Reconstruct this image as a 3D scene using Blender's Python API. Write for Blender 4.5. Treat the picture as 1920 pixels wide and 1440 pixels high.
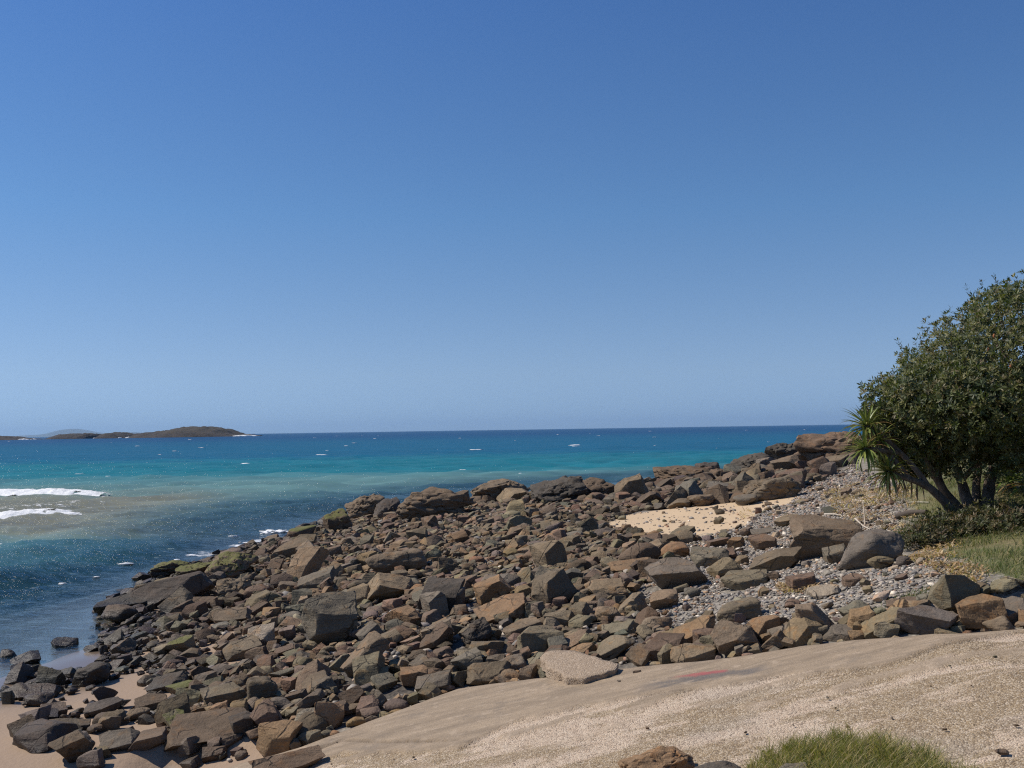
import bpy, bmesh, math, random
import numpy as np
from mathutils import Vector, Matrix

SC = bpy.context.scene
COL = SC.collection
for _o in list(bpy.data.objects):
    bpy.data.objects.remove(_o)

# ------------------------------------------------------------------ camera
CAM_Z = 4.0
FPX = 1884.0                       # focal length in pixels of the 1920 px wide photograph
PITCH = math.atan(85.5 / FPX)
ROLL = 0.0156
_F = np.array([0, math.cos(PITCH), math.sin(PITCH)])
_R = np.array([1.0, 0, 0])
_U = np.cross(_R, _F)
CX = math.cos(ROLL) * _R - math.sin(ROLL) * _U
CY = math.cos(ROLL) * _U + math.sin(ROLL) * _R
EYE = np.array([0.0, 0.0, CAM_Z])
cam_d = bpy.data.cameras.new('camera')
cam_d.sensor_width = 36.0
cam_d.lens = 36.0 * FPX / 1920.0
cam_d.clip_start = 0.1
cam_d.clip_end = 200000
cam = bpy.data.objects.new('camera', cam_d)
COL.objects.link(cam)
M = Matrix.Identity(4)
for i in range(3):
    M[i][0], M[i][1], M[i][2], M[i][3] = CX[i], CY[i], -_F[i], EYE[i]
cam.matrix_world = M
SC.camera = cam

# ------------------------------------------------------------------ sky and sun
SUN_AZ = math.radians(-80)         # measured from the view direction (+Y), negative to the left
SUN_EL = math.radians(47)
world = bpy.data.worlds.new('World')
SC.world = world
world.use_nodes = True
wn = world.node_tree.nodes
wl = world.node_tree.links
for n in list(wn):
    wn.remove(n)
w_out = wn.new('ShaderNodeOutputWorld')
w_bg = wn.new('ShaderNodeBackground')
w_sky = wn.new('ShaderNodeTexSky')
w_sky.sky_type = 'NISHITA'
w_sky.sun_disc = False
w_sky.sun_elevation = SUN_EL
w_sky.sun_rotation = SUN_AZ
w_sky.altitude = 0
w_sky.air_density = 1.0
w_sky.dust_density = 0.15
w_sky.ozone_density = 3.0
# clear maritime air: keep the sky texture's brightness, give it the blue of sea air at every azimuth
w_bw = wn.new('ShaderNodeRGBToBW')
w_geo = wn.new('ShaderNodeNewGeometry')
w_sep = wn.new('ShaderNodeSeparateXYZ')
w_neg = wn.new('ShaderNodeMath'); w_neg.operation = 'ABSOLUTE'
w_ramp = wn.new('ShaderNodeValToRGB')
_st = [(0.0, (.58, .88, 1.28)), (.055, (.64, .99, 1.48)), (.21, (.48, 1.08, 2.18)), (.42, (.38, 1.02, 2.72)), (1.0, (.36, 1.0, 2.9))]
while len(w_ramp.color_ramp.elements) < len(_st):
    w_ramp.color_ramp.elements.new(0.5)
for e, (p_, c_) in zip(w_ramp.color_ramp.elements, _st):
    e.position = p_; e.color = (c_[0] / 4, c_[1] / 4, c_[2] / 4, 1)
w_mul = wn.new('ShaderNodeVectorMath'); w_mul.operation = 'SCALE'
w_mul4 = wn.new('ShaderNodeVectorMath'); w_mul4.operation = 'SCALE'; w_mul4.inputs['Scale'].default_value = 4.0
w_bg.inputs['Strength'].default_value = 0.072
wl.new(w_sky.outputs[0], w_bw.inputs[0])
wl.new(w_geo.outputs['Incoming'], w_sep.inputs[0])
wl.new(w_sep.outputs['Z'], w_neg.inputs[0])
wl.new(w_neg.outputs[0], w_ramp.inputs[0])
wl.new(w_ramp.outputs[0], w_mul.inputs[0]); wl.new(w_bw.outputs[0], w_mul.inputs['Scale'])
wl.new(w_mul.outputs[0], w_mul4.inputs[0])
wl.new(w_mul4.outputs[0], w_bg.inputs['Color'])
wl.new(w_bg.outputs[0], w_out.inputs[0])

sun_dir = np.array([math.sin(SUN_AZ) * math.cos(SUN_EL), math.cos(SUN_AZ) * math.cos(SUN_EL), math.sin(SUN_EL)])
sun_d = bpy.data.lights.new('sun', 'SUN')
sun_d.energy = 5.0
sun_d.angle = math.radians(0.53)
sun_d.color = (1.0, 0.92, 0.80)
sun = bpy.data.objects.new('sun', sun_d)
COL.objects.link(sun)
sun.rotation_euler = Vector(sun_dir).to_track_quat('Z', 'Y').to_euler()
sun.location = (-30, 10, 40)

SC.view_settings.view_transform = 'Standard'
SC.view_settings.look = 'None'
SC.view_settings.exposure = 0.0
SC.view_settings.gamma = 1.0
SC.view_settings.use_curve_mapping = False
SC.render.engine = 'CYCLES'
SC.cycles.use_denoising = False
SC.cycles.filter_width = 1.2
SC.cycles.max_bounces = 6
SC.cycles.transparent_max_bounces = 12
SC.cycles.sample_clamp_indirect = 4.0
SC.cycles.sample_clamp_direct = 6.0

RNG = np.random.default_rng(7)
random.seed(7)

# ------------------------------------------------------------------ helpers
def rays(px, py):
    px = np.atleast_1d(np.asarray(px, float)); py = np.atleast_1d(np.asarray(py, float))
    d = ((px - 960) / FPX)[:, None] * CX + (-(py - 720) / FPX)[:, None] * CY + _F
    return d

def project(P):
    q = np.asarray(P, float) - EYE
    a, b, c = q @ CX, q @ CY, q @ _F
    c = np.where(c < 1e-3, 1e-3, c)
    return 960 + FPX * a / c, 720 - FPX * b / c, c

def at_z(px, py, z):
    d = rays(px, py)[0]
    t = (z - CAM_Z) / d[2]
    return EYE + d * t

def at_y(px, py, y):
    d = rays(px, py)[0]
    return EYE + d * (y / d[1])

def _hash(ix, iy, iz, seed):
    h = (ix.astype(np.int64) * 374761393 + iy.astype(np.int64) * 668265263 + iz.astype(np.int64) * 2147483647 + seed * 1274126177) & 0xffffffff
    h = ((h ^ (h >> 13)) * 1274126177) & 0xffffffff
    h = h ^ (h >> 16)
    return (h & 0xffffff) / float(0xffffff)

def vnoise(p, seed=0):
    p = np.asarray(p, float)
    i = np.floor(p).astype(np.int64)
    f = p - i
    f = f * f * (3 - 2 * f)
    out = 0
    for a in (0, 1):
        for b in (0, 1):
            for c in (0, 1):
                w = (f[:, 0] if a else 1 - f[:, 0]) * (f[:, 1] if b else 1 - f[:, 1]) * (f[:, 2] if c else 1 - f[:, 2])
                out = out + w * _hash(i[:, 0] + a, i[:, 1] + b, i[:, 2] + c, seed)
    return out * 2 - 1

def fbm(p, seed=0, octv=4, gain=0.5):
    p = np.asarray(p, float)
    s, a, out = 1.0, 1.0, 0
    for k in range(octv):
        out = out + a * vnoise(p * s + 17.3 * k, seed + k)
        s *= 2.03
        a *= gain
    return out

def fbm2(x, y, scale, seed=0, octv=4):
    return fbm(np.stack([x * scale, y * scale, np.zeros_like(x) + seed * 3.7], 1), seed, octv)

def sstep(a, b, x):
    t = np.clip((x - a) / (b - a), 0, 1)
    return t * t * (3 - 2 * t)

def mesh_np(name, V, Fc, smooth=True):
    V = np.ascontiguousarray(V, dtype=np.float32)
    Fc = np.ascontiguousarray(Fc, dtype=np.int32)
    me = bpy.data.meshes.new(name)
    k = Fc.shape[1]
    me.vertices.add(len(V))
    me.vertices.foreach_set('co', V.ravel())
    me.loops.add(Fc.size)
    me.loops.foreach_set('vertex_index', Fc.ravel())
    me.polygons.add(len(Fc))
    me.polygons.foreach_set('loop_start', np.arange(0, Fc.size, k, dtype=np.int32))
    me.polygons.foreach_set('use_smooth', np.full(len(Fc), bool(smooth)))
    me.update(calc_edges=True)
    return me

def color_attr(me, name, rgb):
    a = me.attributes.new(name, 'FLOAT_COLOR', 'POINT')
    c = np.ones((len(rgb), 4), dtype=np.float32)
    c[:, :3] = rgb
    a.data.foreach_set('color', c.ravel())

def float_attr(me, name, v):
    a = me.attributes.new(name, 'FLOAT', 'POINT')
    a.data.foreach_set('value', np.ascontiguousarray(v, dtype=np.float32))

def add_obj(name, me, mat=None, parent=None, **props):
    o = bpy.data.objects.new(name, me)
    COL.objects.link(o)
    if mat is not None and me is not None and len(me.materials) == 0:
        me.materials.append(mat)
    if parent is not None:
        o.parent = parent
    for k, v in props.items():
        if v is not None:
            o[k] = v
    return o

def grid_faces(nu, nv):
    a = np.arange(nu * nv).reshape(nu, nv)
    return np.stack([a[:-1, :-1], a[1:, :-1], a[1:, 1:], a[:-1, 1:]], -1).reshape(-1, 4)

def in_poly(x, y, poly):
    poly = np.asarray(poly)
    ins = np.zeros(x.shape, bool)
    j = len(poly) - 1
    for i in range(len(poly)):
        xi, yi = poly[i]; xj, yj = poly[j]
        c = ((yi > y) != (yj > y)) & (x < (xj - xi) * (y - yi) / (yj - yi + 1e-12) + xi)
        ins ^= c
        j = i
    return ins

# ---- node helper
class NT:
    def __init__(self, name):
        self.m = bpy.data.materials.new(name)
        self.m.use_nodes = True
        self.n = self.m.node_tree.nodes
        self.l = self.m.node_tree.links
        for x in list(self.n):
            self.n.remove(x)
        self.out = self.n.new('ShaderNodeOutputMaterial')
    def node(self, t, ins=None, **kw):
        x = self.n.new(t)
        for k, v in kw.items():
            setattr(x, k, v)
        for k, v in (ins or {}).items():
            self.set(x.inputs[k], v)
        return x
    def set(self, sock, v):
        if hasattr(v, 'is_output') or isinstance(v, bpy.types.NodeSocket):
            self.l.new(v, sock)
        elif hasattr(v, 'outputs'):
            self.l.new(v.outputs[0], sock)
        else:
            if sock.type == 'RGBA' and len(v) == 3:
                v = (*v, 1)
            sock.default_value = v
    def math(self, op, a, b=0.0, c=0.0, clamp=False):
        x = self.node('ShaderNodeMath', operation=op, use_clamp=clamp)
        self.set(x.inputs[0], a); self.set(x.inputs[1], b); self.set(x.inputs[2], c)
        return x.outputs[0]
    def maprange(self, v, a, b, c=0.0, d=1.0, smooth=False):
        x = self.node('ShaderNodeMapRange')
        if smooth: x.interpolation_type = 'SMOOTHSTEP'
        self.set(x.inputs['Value'], v)
        for k, val in zip(('From Min', 'From Max', 'To Min', 'To Max'), (a, b, c, d)):
            self.set(x.inputs[k], val)
        return x.outputs[0]
    def mix(self, f, a, b, blend='MIX'):
        x = self.node('ShaderNodeMix', data_type='RGBA', blend_type=blend)
        self.set(x.inputs['Factor'], f)
        self.set(x.inputs[6], a); self.set(x.inputs[7], b)
        return x.outputs[2]
    def pos(self):
        return self.node('ShaderNodeNewGeometry').outputs['Position']
    def mapping(self, v, scale=(1, 1, 1), rot=(0, 0, 0)):
        x = self.node('ShaderNodeMapping')
        self.set(x.inputs['Vector'], v)
        x.inputs['Scale'].default_value = scale
        x.inputs['Rotation'].default_value = rot
        return x.outputs[0]
    def noise(self, v, scale, detail=4, rough=0.55, dist=0.0):
        x = self.node('ShaderNodeTexNoise')
        self.set(x.inputs['Vector'], v)
        self.set(x.inputs['Scale'], scale)
        x.inputs['Detail'].default_value = detail
        x.inputs['Roughness'].default_value = rough
        x.inputs['Distortion'].default_value = dist
        return x.outputs[0]
    def voronoi(self, v, scale, feature='F1'):
        x = self.node('ShaderNodeTexVoronoi', feature=feature)
        self.set(x.inputs['Vector'], v)
        self.set(x.inputs['Scale'], scale)
        return x
    def attr(self, name):
        return self.node('ShaderNodeAttribute', attribute_name=name)
    def bump(self, h, strength, dist, normal=None):
        x = self.node('ShaderNodeBump')
        self.set(x.inputs['Height'], h)
        x.inputs['Strength'].default_value = strength
        x.inputs['Distance'].default_value = dist
        if normal is not None:
            self.set(x.inputs['Normal'], normal)
        return x.outputs[0]
    def principled(self, **ins):
        x = self.node('ShaderNodeBsdfPrincipled')
        for k, v in ins.items():
            self.set(x.inputs[k.replace('_', ' ')], v)
        return x
    def done(self, shader):
        self.set(self.out.inputs['Surface'], shader)
        return self.m
# ------------------------------------------------------------------ land form
def ramp_z(x):
    z = 0.96 + 0.2135 * x
    return np.where(x > 4.2, 0.96 + 0.2135 * 4.2 + 0.10 * (x - 4.2), z)

def on_ramp(px, py):
    d = rays(px, py)
    t = np.full(len(d), 8.0)
    for _ in range(40):
        p = EYE + d * t[:, None]
        t = t + (p[:, 2] - ramp_z(p[:, 0])) / (-d[:, 2]) * 0.7
    return EYE + d * t[:, None]

_edge_px = [(380, 1452), (470, 1428), (560, 1402), (700, 1350), (860, 1292), (1000, 1272), (1100, 1264), (1200, 1252), (1290, 1243), (1400, 1228), (1500, 1212), (1600, 1202), (1700, 1196), (1800, 1190), (1920, 1180), (2100, 1165)]
_mid_px = [(520, 1452), (640, 1418), (760, 1412), (860, 1405), (930, 1375), (1000, 1350), (1110, 1325), (1210, 1305), (1340, 1287), (1440, 1275), (1600, 1260), (1665, 1250), (1710, 1230), (1765, 1207), (1877, 1187), (1960, 1178)]
EDGE = on_ramp(*np.array(_edge_px, float).T)
MID = on_ramp(*np.array(_mid_px, float).T)
def edge_y(x): return np.interp(x, EDGE[:, 0], EDGE[:, 1])
def mid_y(x): return np.interp(x, MID[:, 0], MID[:, 1])

_ctrl = []
for px, py, z in [
    # foreshore sand and the water's edge
    (0, 1262, 0.0), (130, 1225, 0.0), (250, 1190, 0.0), (200, 1135, -0.05), (300, 1075, -0.05), (420, 1037, -0.05), (545, 1008, -0.05), (610, 985, 0.0),
    (0, 1320, 0.10), (100, 1290, 0.08), (200, 1260, 0.07), (100, 1360, 0.16), (250, 1320, 0.16), (40, 1430, 0.22), (200, 1430, 0.24), (330, 1400, 0.28),
    # boulder field
    (300, 1250, 0.14), (300, 1180, 0.12), (420, 1200, 0.28), (420, 1120, 0.22), (420, 1300, 0.3), (480, 1390, 0.4), (600, 1330, 0.55), (600, 1250, 0.52), (600, 1160, 0.5), (600, 1070, 0.42), (650, 1020, 0.4),
    (700, 985, 0.55), (760, 1230, 0.75), (800, 1100, 0.85), (800, 1020, 0.85), (830, 970, 0.85), (930, 1210, 0.95), (1000, 1130, 1.12), (1000, 1050, 1.05), (1000, 980, 1.0), (960, 945, 1.0),
    (1100, 1210, 1.12), (1150, 1120, 1.28), (1150, 1030, 1.25), (1120, 960, 1.15), (1120, 940, 1.15), (1200, 948, 1.25), (1330, 952, 1.4),
    # sand patch, pebble beach
    (1280, 980, 1.35), (1200, 1000, 1.3), (1330, 1060, 1.5), (1300, 1170, 1.35), (1450, 1120, 1.68), (1420, 1000, 1.62), (1450, 950, 1.6), (1560, 1050, 1.92), (1600, 1130, 1.9),
    (1520, 900, 1.95), (1480, 880, 2.0), (1600, 880, 2.3), (1600, 960, 2.12), (1700, 960, 2.25), (1700, 1060, 2.12), (1830, 965, 2.42), (1850, 1060, 2.3), (1900, 1110, 2.25), (1750, 1130, 2.06),
    (1600, 850, 2.75), (1900, 900, 2.8),
    # the ridge
    (1300, 905, 1.5), (1400, 890, 1.75), (1380, 915, 1.6), (1450, 870, 2.1), (1530, 850, 2.5),
    ]:
    _ctrl.append(at_z(px, py, z))
for px, py, z in [(0, 1180, -0.3), (0, 1100, -0.8), (150, 1120, -0.35), (200, 1060, -0.9), (400, 1000, -0.9), (520, 975, -0.8), (600, 945, -1.2), (300, 960, -1.6), (0, 1000, -1.6)]:
    p = at_z(px, py, 0.0); p[2] = z
    _ctrl.append(p)
for x in (-3.5, -2, 0, 2, 3.5, 5, 6.5):
    ey = float(edge_y(np.array(x)))
    _ctrl.append((x, ey + 0.1, float(ramp_z(np.array(x))) - 0.02))
    _ctrl.append((x, ey - 2.5, float(ramp_z(np.array(x))) - 0.05))
_ctrl += [(-12, 60, -1.6), (0, 68, -1.2), (10, 74, -1.0), (20, 80, -0.8), (30, 78, 0.6), (0, 95, -3), (25, 105, -3), (50, 110, -2), (-35, 80, -4), (-50, 40, -4), (-30, 20, -1.6), (-20, 8, -0.3), (-25, -5, -0.5), (-12, 3, 0.15),
          (-9, 8, 0.2), (-6, 2, 0.6), (0, 0, 2.35), (0, 3.5, 2.0), (5, 3, 2.45), (10, 6, 2.6), (14, 12, 2.75), (14, 20, 2.9), (16, 30, 3.0), (22, 40, 3.2), (25, 55, 3.0), (35, 40, 4.2), (35, 15, 4.2), (35, -10, 4.2), (10, -10, 3), (-5, -10, 2.0), (-20, -20, 1), (50, 60, 4), (60, -20, 5), (20, -30, 4)]
_ctrl = np.array(_ctrl, float)

def _tps(r):
    r = np.maximum(r, 1e-9)
    return r * r * np.log(r)
def _warp(xy):                      # distances shrink far away so that near points do not dominate
    return xy / 10.0
_C = _warp(_ctrl[:, :2])
_n = len(_C)
_K = _tps(np.linalg.norm(_C[:, None] - _C[None], axis=2)) + np.eye(_n) * 0.004
_P = np.concatenate([np.ones((_n, 1)), _C], 1)
_A = np.block([[_K, _P], [_P.T, np.zeros((3, 3))]])
_W = np.linalg.solve(_A, np.concatenate([_ctrl[:, 2], np.zeros(3)]))
def tps_z(x, y):
    q = _warp(np.stack([x, y], 1))
    out = np.empty(len(q))
    for s in range(0, len(q), 20000):
        b = q[s:s + 20000]
        out[s:s + 20000] = _tps(np.linalg.norm(b[:, None] - _C[None], axis=2)) @ _W[:_n] + _W[_n] + b @ _W[_n + 1:]
    return out

# one raster of the ground height, used for the mesh and for setting things on it
GX0, GX1, GY0, GY1, GS = -62.0, 62.0, -30.0, 112.0, 0.25
_gx = np.arange(GX0, GX1 + 1e-6, GS); _gy = np.arange(GY0, GY1 + 1e-6, GS)
_xx, _yy = np.meshgrid(_gx, _gy, indexing='ij')
_zz = tps_z(_xx.ravel(), _yy.ravel())
_zz += 0.03 * fbm2(_xx.ravel(), _yy.ravel(), 0.7, 3) * sstep(-1, 0.3, _zz)
_zz = np.clip(_zz, -6, 6).reshape(_xx.shape)
HZ = _zz
def ground_z(x, y):
    x = np.asarray(x, float); y = np.asarray(y, float)
    u = np.clip((x - GX0) / GS, 0, HZ.shape[0] - 1.001); v = np.clip((y - GY0) / GS, 0, HZ.shape[1] - 1.001)
    i = u.astype(int); j = v.astype(int); a = u - i; b = v - j
    return (HZ[i, j] * (1 - a) * (1 - b) + HZ[i + 1, j] * a * (1 - b) + HZ[i, j + 1] * (1 - a) * b + HZ[i + 1, j + 1] * a * b)

# the concrete ramp presses the ground down beneath it
_in = (_xx > -4.5) & (_xx < 9) & (_yy > 3.4) & (_yy < edge_y(_xx) + 0.1)
_blend = sstep(3.4, 4.6, _yy) * sstep(-4.5, -3.6, _xx)
HZ = np.where(_in, np.minimum(HZ, ramp_z(_xx) - 0.12) * _blend + HZ * (1 - _blend), HZ)
_near = (_xx > -4.5) & (_xx < 9) & (_yy >= edge_y(_xx) + 0.1) & (_yy < edge_y(_xx) + 0.7)
HZ = np.where(_near, np.minimum(HZ, ramp_z(_xx) - 0.03), HZ)

def hit(px, py, tmax=160.0):
    """where the sight line through a photo pixel meets the ground"""
    d = rays(px, py)[0]
    t = np.arange(4.0, tmax, 0.03)
    p = EYE + d * t[:, None]
    below = p[:, 2] < ground_z(p[:, 0], p[:, 1])
    k = int(np.argmax(below)) if below.any() else len(t) - 1
    return p[k]

def world_poly(pts):
    return np.array([hit(a, b)[:2] for a, b in pts])

Z_SAND = world_poly([(1125, 988), (1190, 962), (1290, 950), (1400, 940), (1490, 925), (1480, 945), (1420, 965), (1400, 985), (1330, 1003), (1270, 1010), (1210, 1000)])
Z_ROCK = world_poly([(185, 1235), (190, 1150), (250, 1100), (290, 1075), (420, 1040), (540, 1010), (620, 980), (700, 975), (900, 950), (1000, 945), (1150, 945), (1200, 958), (1125, 985), (1200, 1006), (1280, 1015), (1260, 1060), (1200, 1110), (1180, 1150), (1330, 1195), (1340, 1215), (1290, 1240), (1150, 1258), (1000, 1268), (860, 1288), (700, 1345), (560, 1395), (470, 1425), (330, 1436), (290, 1400), (330, 1380), (230, 1345), (190, 1340), (280, 1320), (300, 1300), (270, 1290), (290, 1262), (220, 1262)])
Z_RIDGE = world_poly([(700, 975), (900, 950), (1000, 945), (1150, 945), (1200, 958), (1340, 952), (1480, 925), (1560, 890), (1600, 870), (1590, 845), (1530, 850), (1450, 872), (1380, 890), (1300, 900), (1200, 910), (1100, 925), (960, 940), (800, 955)])
Z_LEFT = [world_poly(q) for q in ([(0, 1285), (60, 1268), (120, 1256), (200, 1250), (210, 1288), (120, 1315), (60, 1325), (0, 1315)], [(60, 1345), (170, 1310), (240, 1312), (240, 1350), (310, 1350), (320, 1400), (250, 1405), (190, 1436), (20, 1436), (60, 1400), (20, 1370)])]
Z_PEBBLE = world_poly([(1180, 1150), (1200, 1110), (1260, 1060), (1280, 1015), (1330, 1003), (1400, 985), (1420, 965), (1480, 945), (1500, 915), (1600, 870), (1680, 900), (1700, 950), (1690, 1050), (1770, 1048), (1840, 1085), (1810, 1130), (1650, 1150), (1480, 1178), (1340, 1205)])

# ground sheet: fine near the shore, coarse towards the rim, carried out to the distance on the land side
def _lines(a, b, lo, hi, fine, coarse):
    return np.unique(np.round(np.concatenate([np.arange(a, lo, coarse), np.arange(lo, hi, fine), np.arange(hi, b + 1e-6, coarse)]), 4))
lx = np.concatenate([[-400, -150], _lines(GX0, GX1, -13, 19, 0.2, 1.5), [150, 400, 900]])
ly = np.concatenate([[-900, -300, -100], _lines(GY0, GY1, 5, 62, 0.22, 1.5), [150]])
X, Y = np.meshgrid(lx, ly, indexing='ij')
x = X.ravel(); y = Y.ravel()
z = ground_z(x, y)
z = np.where((x < -70) | (y > 120), -6.0, z)
V = np.stack([x, y, z], 1)
me = mesh_np('ground', V, grid_faces(len(lx), len(ly)))
def soft_mask(x, y, poly, w=0.5):
    m = np.zeros(len(x))
    for dx, dy in ((0, 0), (w, 0), (-w, 0), (0, w), (0, -w), (w * .7, w * .7), (-w * .7, -w * .7)):
        m += in_poly(x + dx, y + dy, poly)
    return m / 7
n1 = fbm2(x, y, 1.3, 5)
sand = np.clip(soft_mask(x, y, Z_SAND, 0.9) * 1.25, 0, 1)
wetl = sstep(0.45, 0.3, z + 0.05 * n1) * (x < -1.0)
sand = np.maximum(sand, wetl)
grass = np.clip(sstep(2.14, 2.3, z + 0.06 * n1) * sstep(4.9, 6.3, x + 0.3 * n1 - np.clip((y - 13) * 0.32, 0, 40)) + sstep(6.0, 4.0, y) * sstep(1.5, 2.0, z), 0, 1)
gap_shade = np.maximum(soft_mask(x, y, Z_ROCK, .3), soft_mask(x, y, Z_RIDGE, .3))
color_attr(me, 'zone', np.stack([sand, grass, gap_shade], 1))

t = NT('beach_ground')
P = t.pos()
zone = t.node('ShaderNodeSeparateColor', {'Color': t.attr('zone').outputs['Color']})
sepz = t.node('ShaderNodeSeparateXYZ', {'Vector': P}).outputs['Z']
nA = t.noise(P, 0.9, 6)
nB = t.noise(P, 14, 5, 0.65)
nC = t.noise(P, 90, 3, 0.7)
vor = t.voronoi(P, 16)
sand_c = t.mix(nB, (0.46, 0.33, 0.195), (0.62, 0.465, 0.295))
sand_c = t.mix(t.math('MULTIPLY', t.maprange(nC, 0.45, 0.75), 0.35), sand_c, (0.30, 0.21, 0.13))
damp = t.maprange(sepz, 0.9, 0.2, 0, 1, True)
sand_c = t.mix(damp, sand_c, (0.30, 0.215, 0.148))
wet = t.maprange(t.math('ADD', sepz, t.math('MULTIPLY', nA, 0.05)), 0.155, 0.08, 0, 1, True)
sand_c = t.mix(wet, sand_c, (0.17, 0.128, 0.095))
gv = t.node('ShaderNodeSeparateColor', {'Color': vor.outputs['Color']}).outputs[0]
grav = t.mix(gv, (0.15, 0.132, 0.11), (0.34, 0.30, 0.245))
grav = t.mix(t.maprange(nB, 0.45, 0.8), grav, (0.13, 0.112, 0.09))
grav = t.mix(zone.outputs[2], grav, t.mix(gv, (0.045, 0.038, 0.032), (0.10, 0.085, 0.068)))  # gravel darkened in the rock zones, painting in shade between the rocks
soil = t.mix(t.maprange(nA, 0.4, 0.62), (0.085, 0.095, 0.03), (0.20, 0.155, 0.08))
soil = t.mix(t.maprange(nB, 0.4, 0.7), soil, (0.11, 0.12, 0.035))
edge = t.math('MULTIPLY', t.math('SUBTRACT', nB, 0.5), 0.9)
sm = t.maprange(t.math('ADD', zone.outputs[0], edge), 0.4, 0.6, 0, 1, True)
gm = t.maprange(t.math('ADD', zone.outputs[1], edge), 0.4, 0.6, 0, 1, True)
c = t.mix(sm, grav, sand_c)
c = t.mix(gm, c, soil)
rough = t.math('SUBTRACT', 0.95, t.math('MULTIPLY', t.math('MULTIPLY', wet, sm), 0.78))
hb = t.math('ADD', t.math('MULTIPLY', nB, 0.6), t.math('MULTIPLY', vor.outputs['Distance'], t.math('SUBTRACT', 1.0, sm)))
hb = t.math('MULTIPLY', hb, t.math('SUBTRACT', 1.0, t.math('MULTIPLY', wet, 0.93)))
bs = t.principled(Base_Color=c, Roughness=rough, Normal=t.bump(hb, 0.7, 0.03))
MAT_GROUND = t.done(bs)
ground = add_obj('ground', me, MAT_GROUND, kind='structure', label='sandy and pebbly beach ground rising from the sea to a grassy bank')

# ------------------------------------------------------------------ concrete boat ramp
us = np.linspace(-4.2, 8.2, 430)
vs = np.linspace(0, 1, 185)
Uu, Vv = np.meshgrid(us, vs, indexing='ij')
x = Uu.ravel(); v = Vv.ravel()
ey = edge_y(x) + 0.05 * fbm2(x, x * 0, 1.6, 11, 5)
lefty = 4.0
y = lefty + (ey - lefty) * v
my = mid_y(x) + 0.09 * fbm2(x, x * 0, 1.3, 21, 5) + 0.05 * fbm2(x, y, 4.0, 22, 4)
layer = sstep(-0.008, 0.012, y - my) * sstep(-3.4, -3.1, x)            # trowelled top layer ends in a broken edge
flake = sstep(.42, .50, fbm(np.stack([x * 1.5 + .8 * y, y * 6.0 - x * 1.2, x * 0], 1), 24, 4)) * sstep(1.6, .2, my - y) * (y < my)
layer = np.maximum(layer, .8 * flake)
agg = fbm2(x, y, 16, 31, 2)
z = ramp_z(x) + 0.028 * layer
z += 0.008 * fbm2(x, y, 0.8, 33, 3) + 0.007 * agg * (1 - 0.85 * layer)
# shallow laminations run along the slope
z += 0.003 * (1 - layer) * fbm(np.stack([x * 0.9 + 0.5 * y, y * 5.5 - x * 0.6, x * 0], 1), 41, 3)
# broken ledge and crack at the lower end
P1 = on_ramp([470, 560, 605, 640, 720, 860], [1450, 1424, 1402, 1392, 1396, 1394])
cy = np.interp(x, P1[:, 0], P1[:, 1]) + 0.03 * fbm2(x, x * 0, 3.5, 51, 4)
crack = np.exp(-((y - cy) / 0.02) ** 2) * sstep(P1[-1, 0] + 0.2, P1[-1, 0] - 0.4, x)
z -= 0.035 * crack
ledge = sstep(0.02, -0.03, y - cy) * sstep(P1[3, 0] + 0.15, P1[3, 0] - 0.25, x)
z -= 0.02 * ledge
fe = sstep(1.0, 0.99, v)
z = z - 0.30 * (v >= 0.9999) - 0.012 * np.exp(-((1 - v) / 0.012) ** 2)
z = z - 0.25 * sstep(-3.75, -4.2, x)
z = np.where((y < 5.2), z - 0.25 * sstep(5.2, 4.0, y), z)
V = np.stack([x, y, z], 1)
Fq = grid_faces(len(us), len(vs))
me = mesh_np('boat_ramp', V, Fq)
# paint smear (a red stroke over a dark one) along the trowelled strip
pr = on_ramp([1270, 1300, 1330, 1362], [1275, 1271, 1266, 1262])
pk = on_ramp([1215, 1280, 1340, 1430], [1292, 1280, 1272, 1262])
ry = np.interp(x, pr[:, 0], pr[:, 1]); ky = np.interp(x, pk[:, 0], pk[:, 1])
wig = fbm(np.stack([x * 6, y * 25, x * 0], 1), 61, 3)
red = sstep(0.07, 0.03, np.abs(y - ry) + 0.03 * wig) * sstep(pr[0, 0] - .12, pr[0, 0] + .2, x) * sstep(pr[-1, 0] + .02, pr[-1, 0] - .02, x)
blk = sstep(0.16, 0.05, np.abs(y - ky) + 0.08 * wig) * sstep(pk[0, 0] - .2, pk[0, 0] + .2, x) * sstep(pk[-1, 0] + .15, pk[-1, 0] - .1, x)
color_attr(me, 'zone', np.stack([layer, red, blk], 1))
float_attr(me, 'dist_mid', y - my)
float_attr(me, 'crack', np.clip(crack + .55 * np.exp(-((y - my + .015) / .022) ** 2) * sstep(-.25, .25, fbm2(x, y, 2.2, 27, 3)), 0, 1))

t = NT('ramp_concrete')
P = t.pos()
zone = t.node('ShaderNodeSeparateColor', {'Color': t.attr('zone').outputs['Color']})
dm = t.attr('dist_mid').outputs['Fac']
Ps = t.mapping(P, (0.9, 5.0, 1.0), (0, 0, math.radians(-4)))
streak = t.noise(Ps, 1.3, 7, 0.62)
big = t.noise(P, 0.8, 5)
mid = t.noise(P, 7, 6, 0.65)
fine = t.noise(P, 60, 4, 0.7)
vor = t.voronoi(P, 72)
smooth_c = t.mix(t.maprange(streak, 0.35, 0.68), (0.225, 0.17, 0.115), (0.345, 0.262, 0.177))
smooth_c = t.mix(t.maprange(t.noise(Ps, 4, 6, 0.7), 0.58, 0.72), smooth_c, (0.42, 0.335, 0.25))
smooth_c = t.mix(t.math('MULTIPLY', t.maprange(fine, 0.5, 0.66), 0.7), smooth_c, (0.15, 0.115, 0.08))
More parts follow.
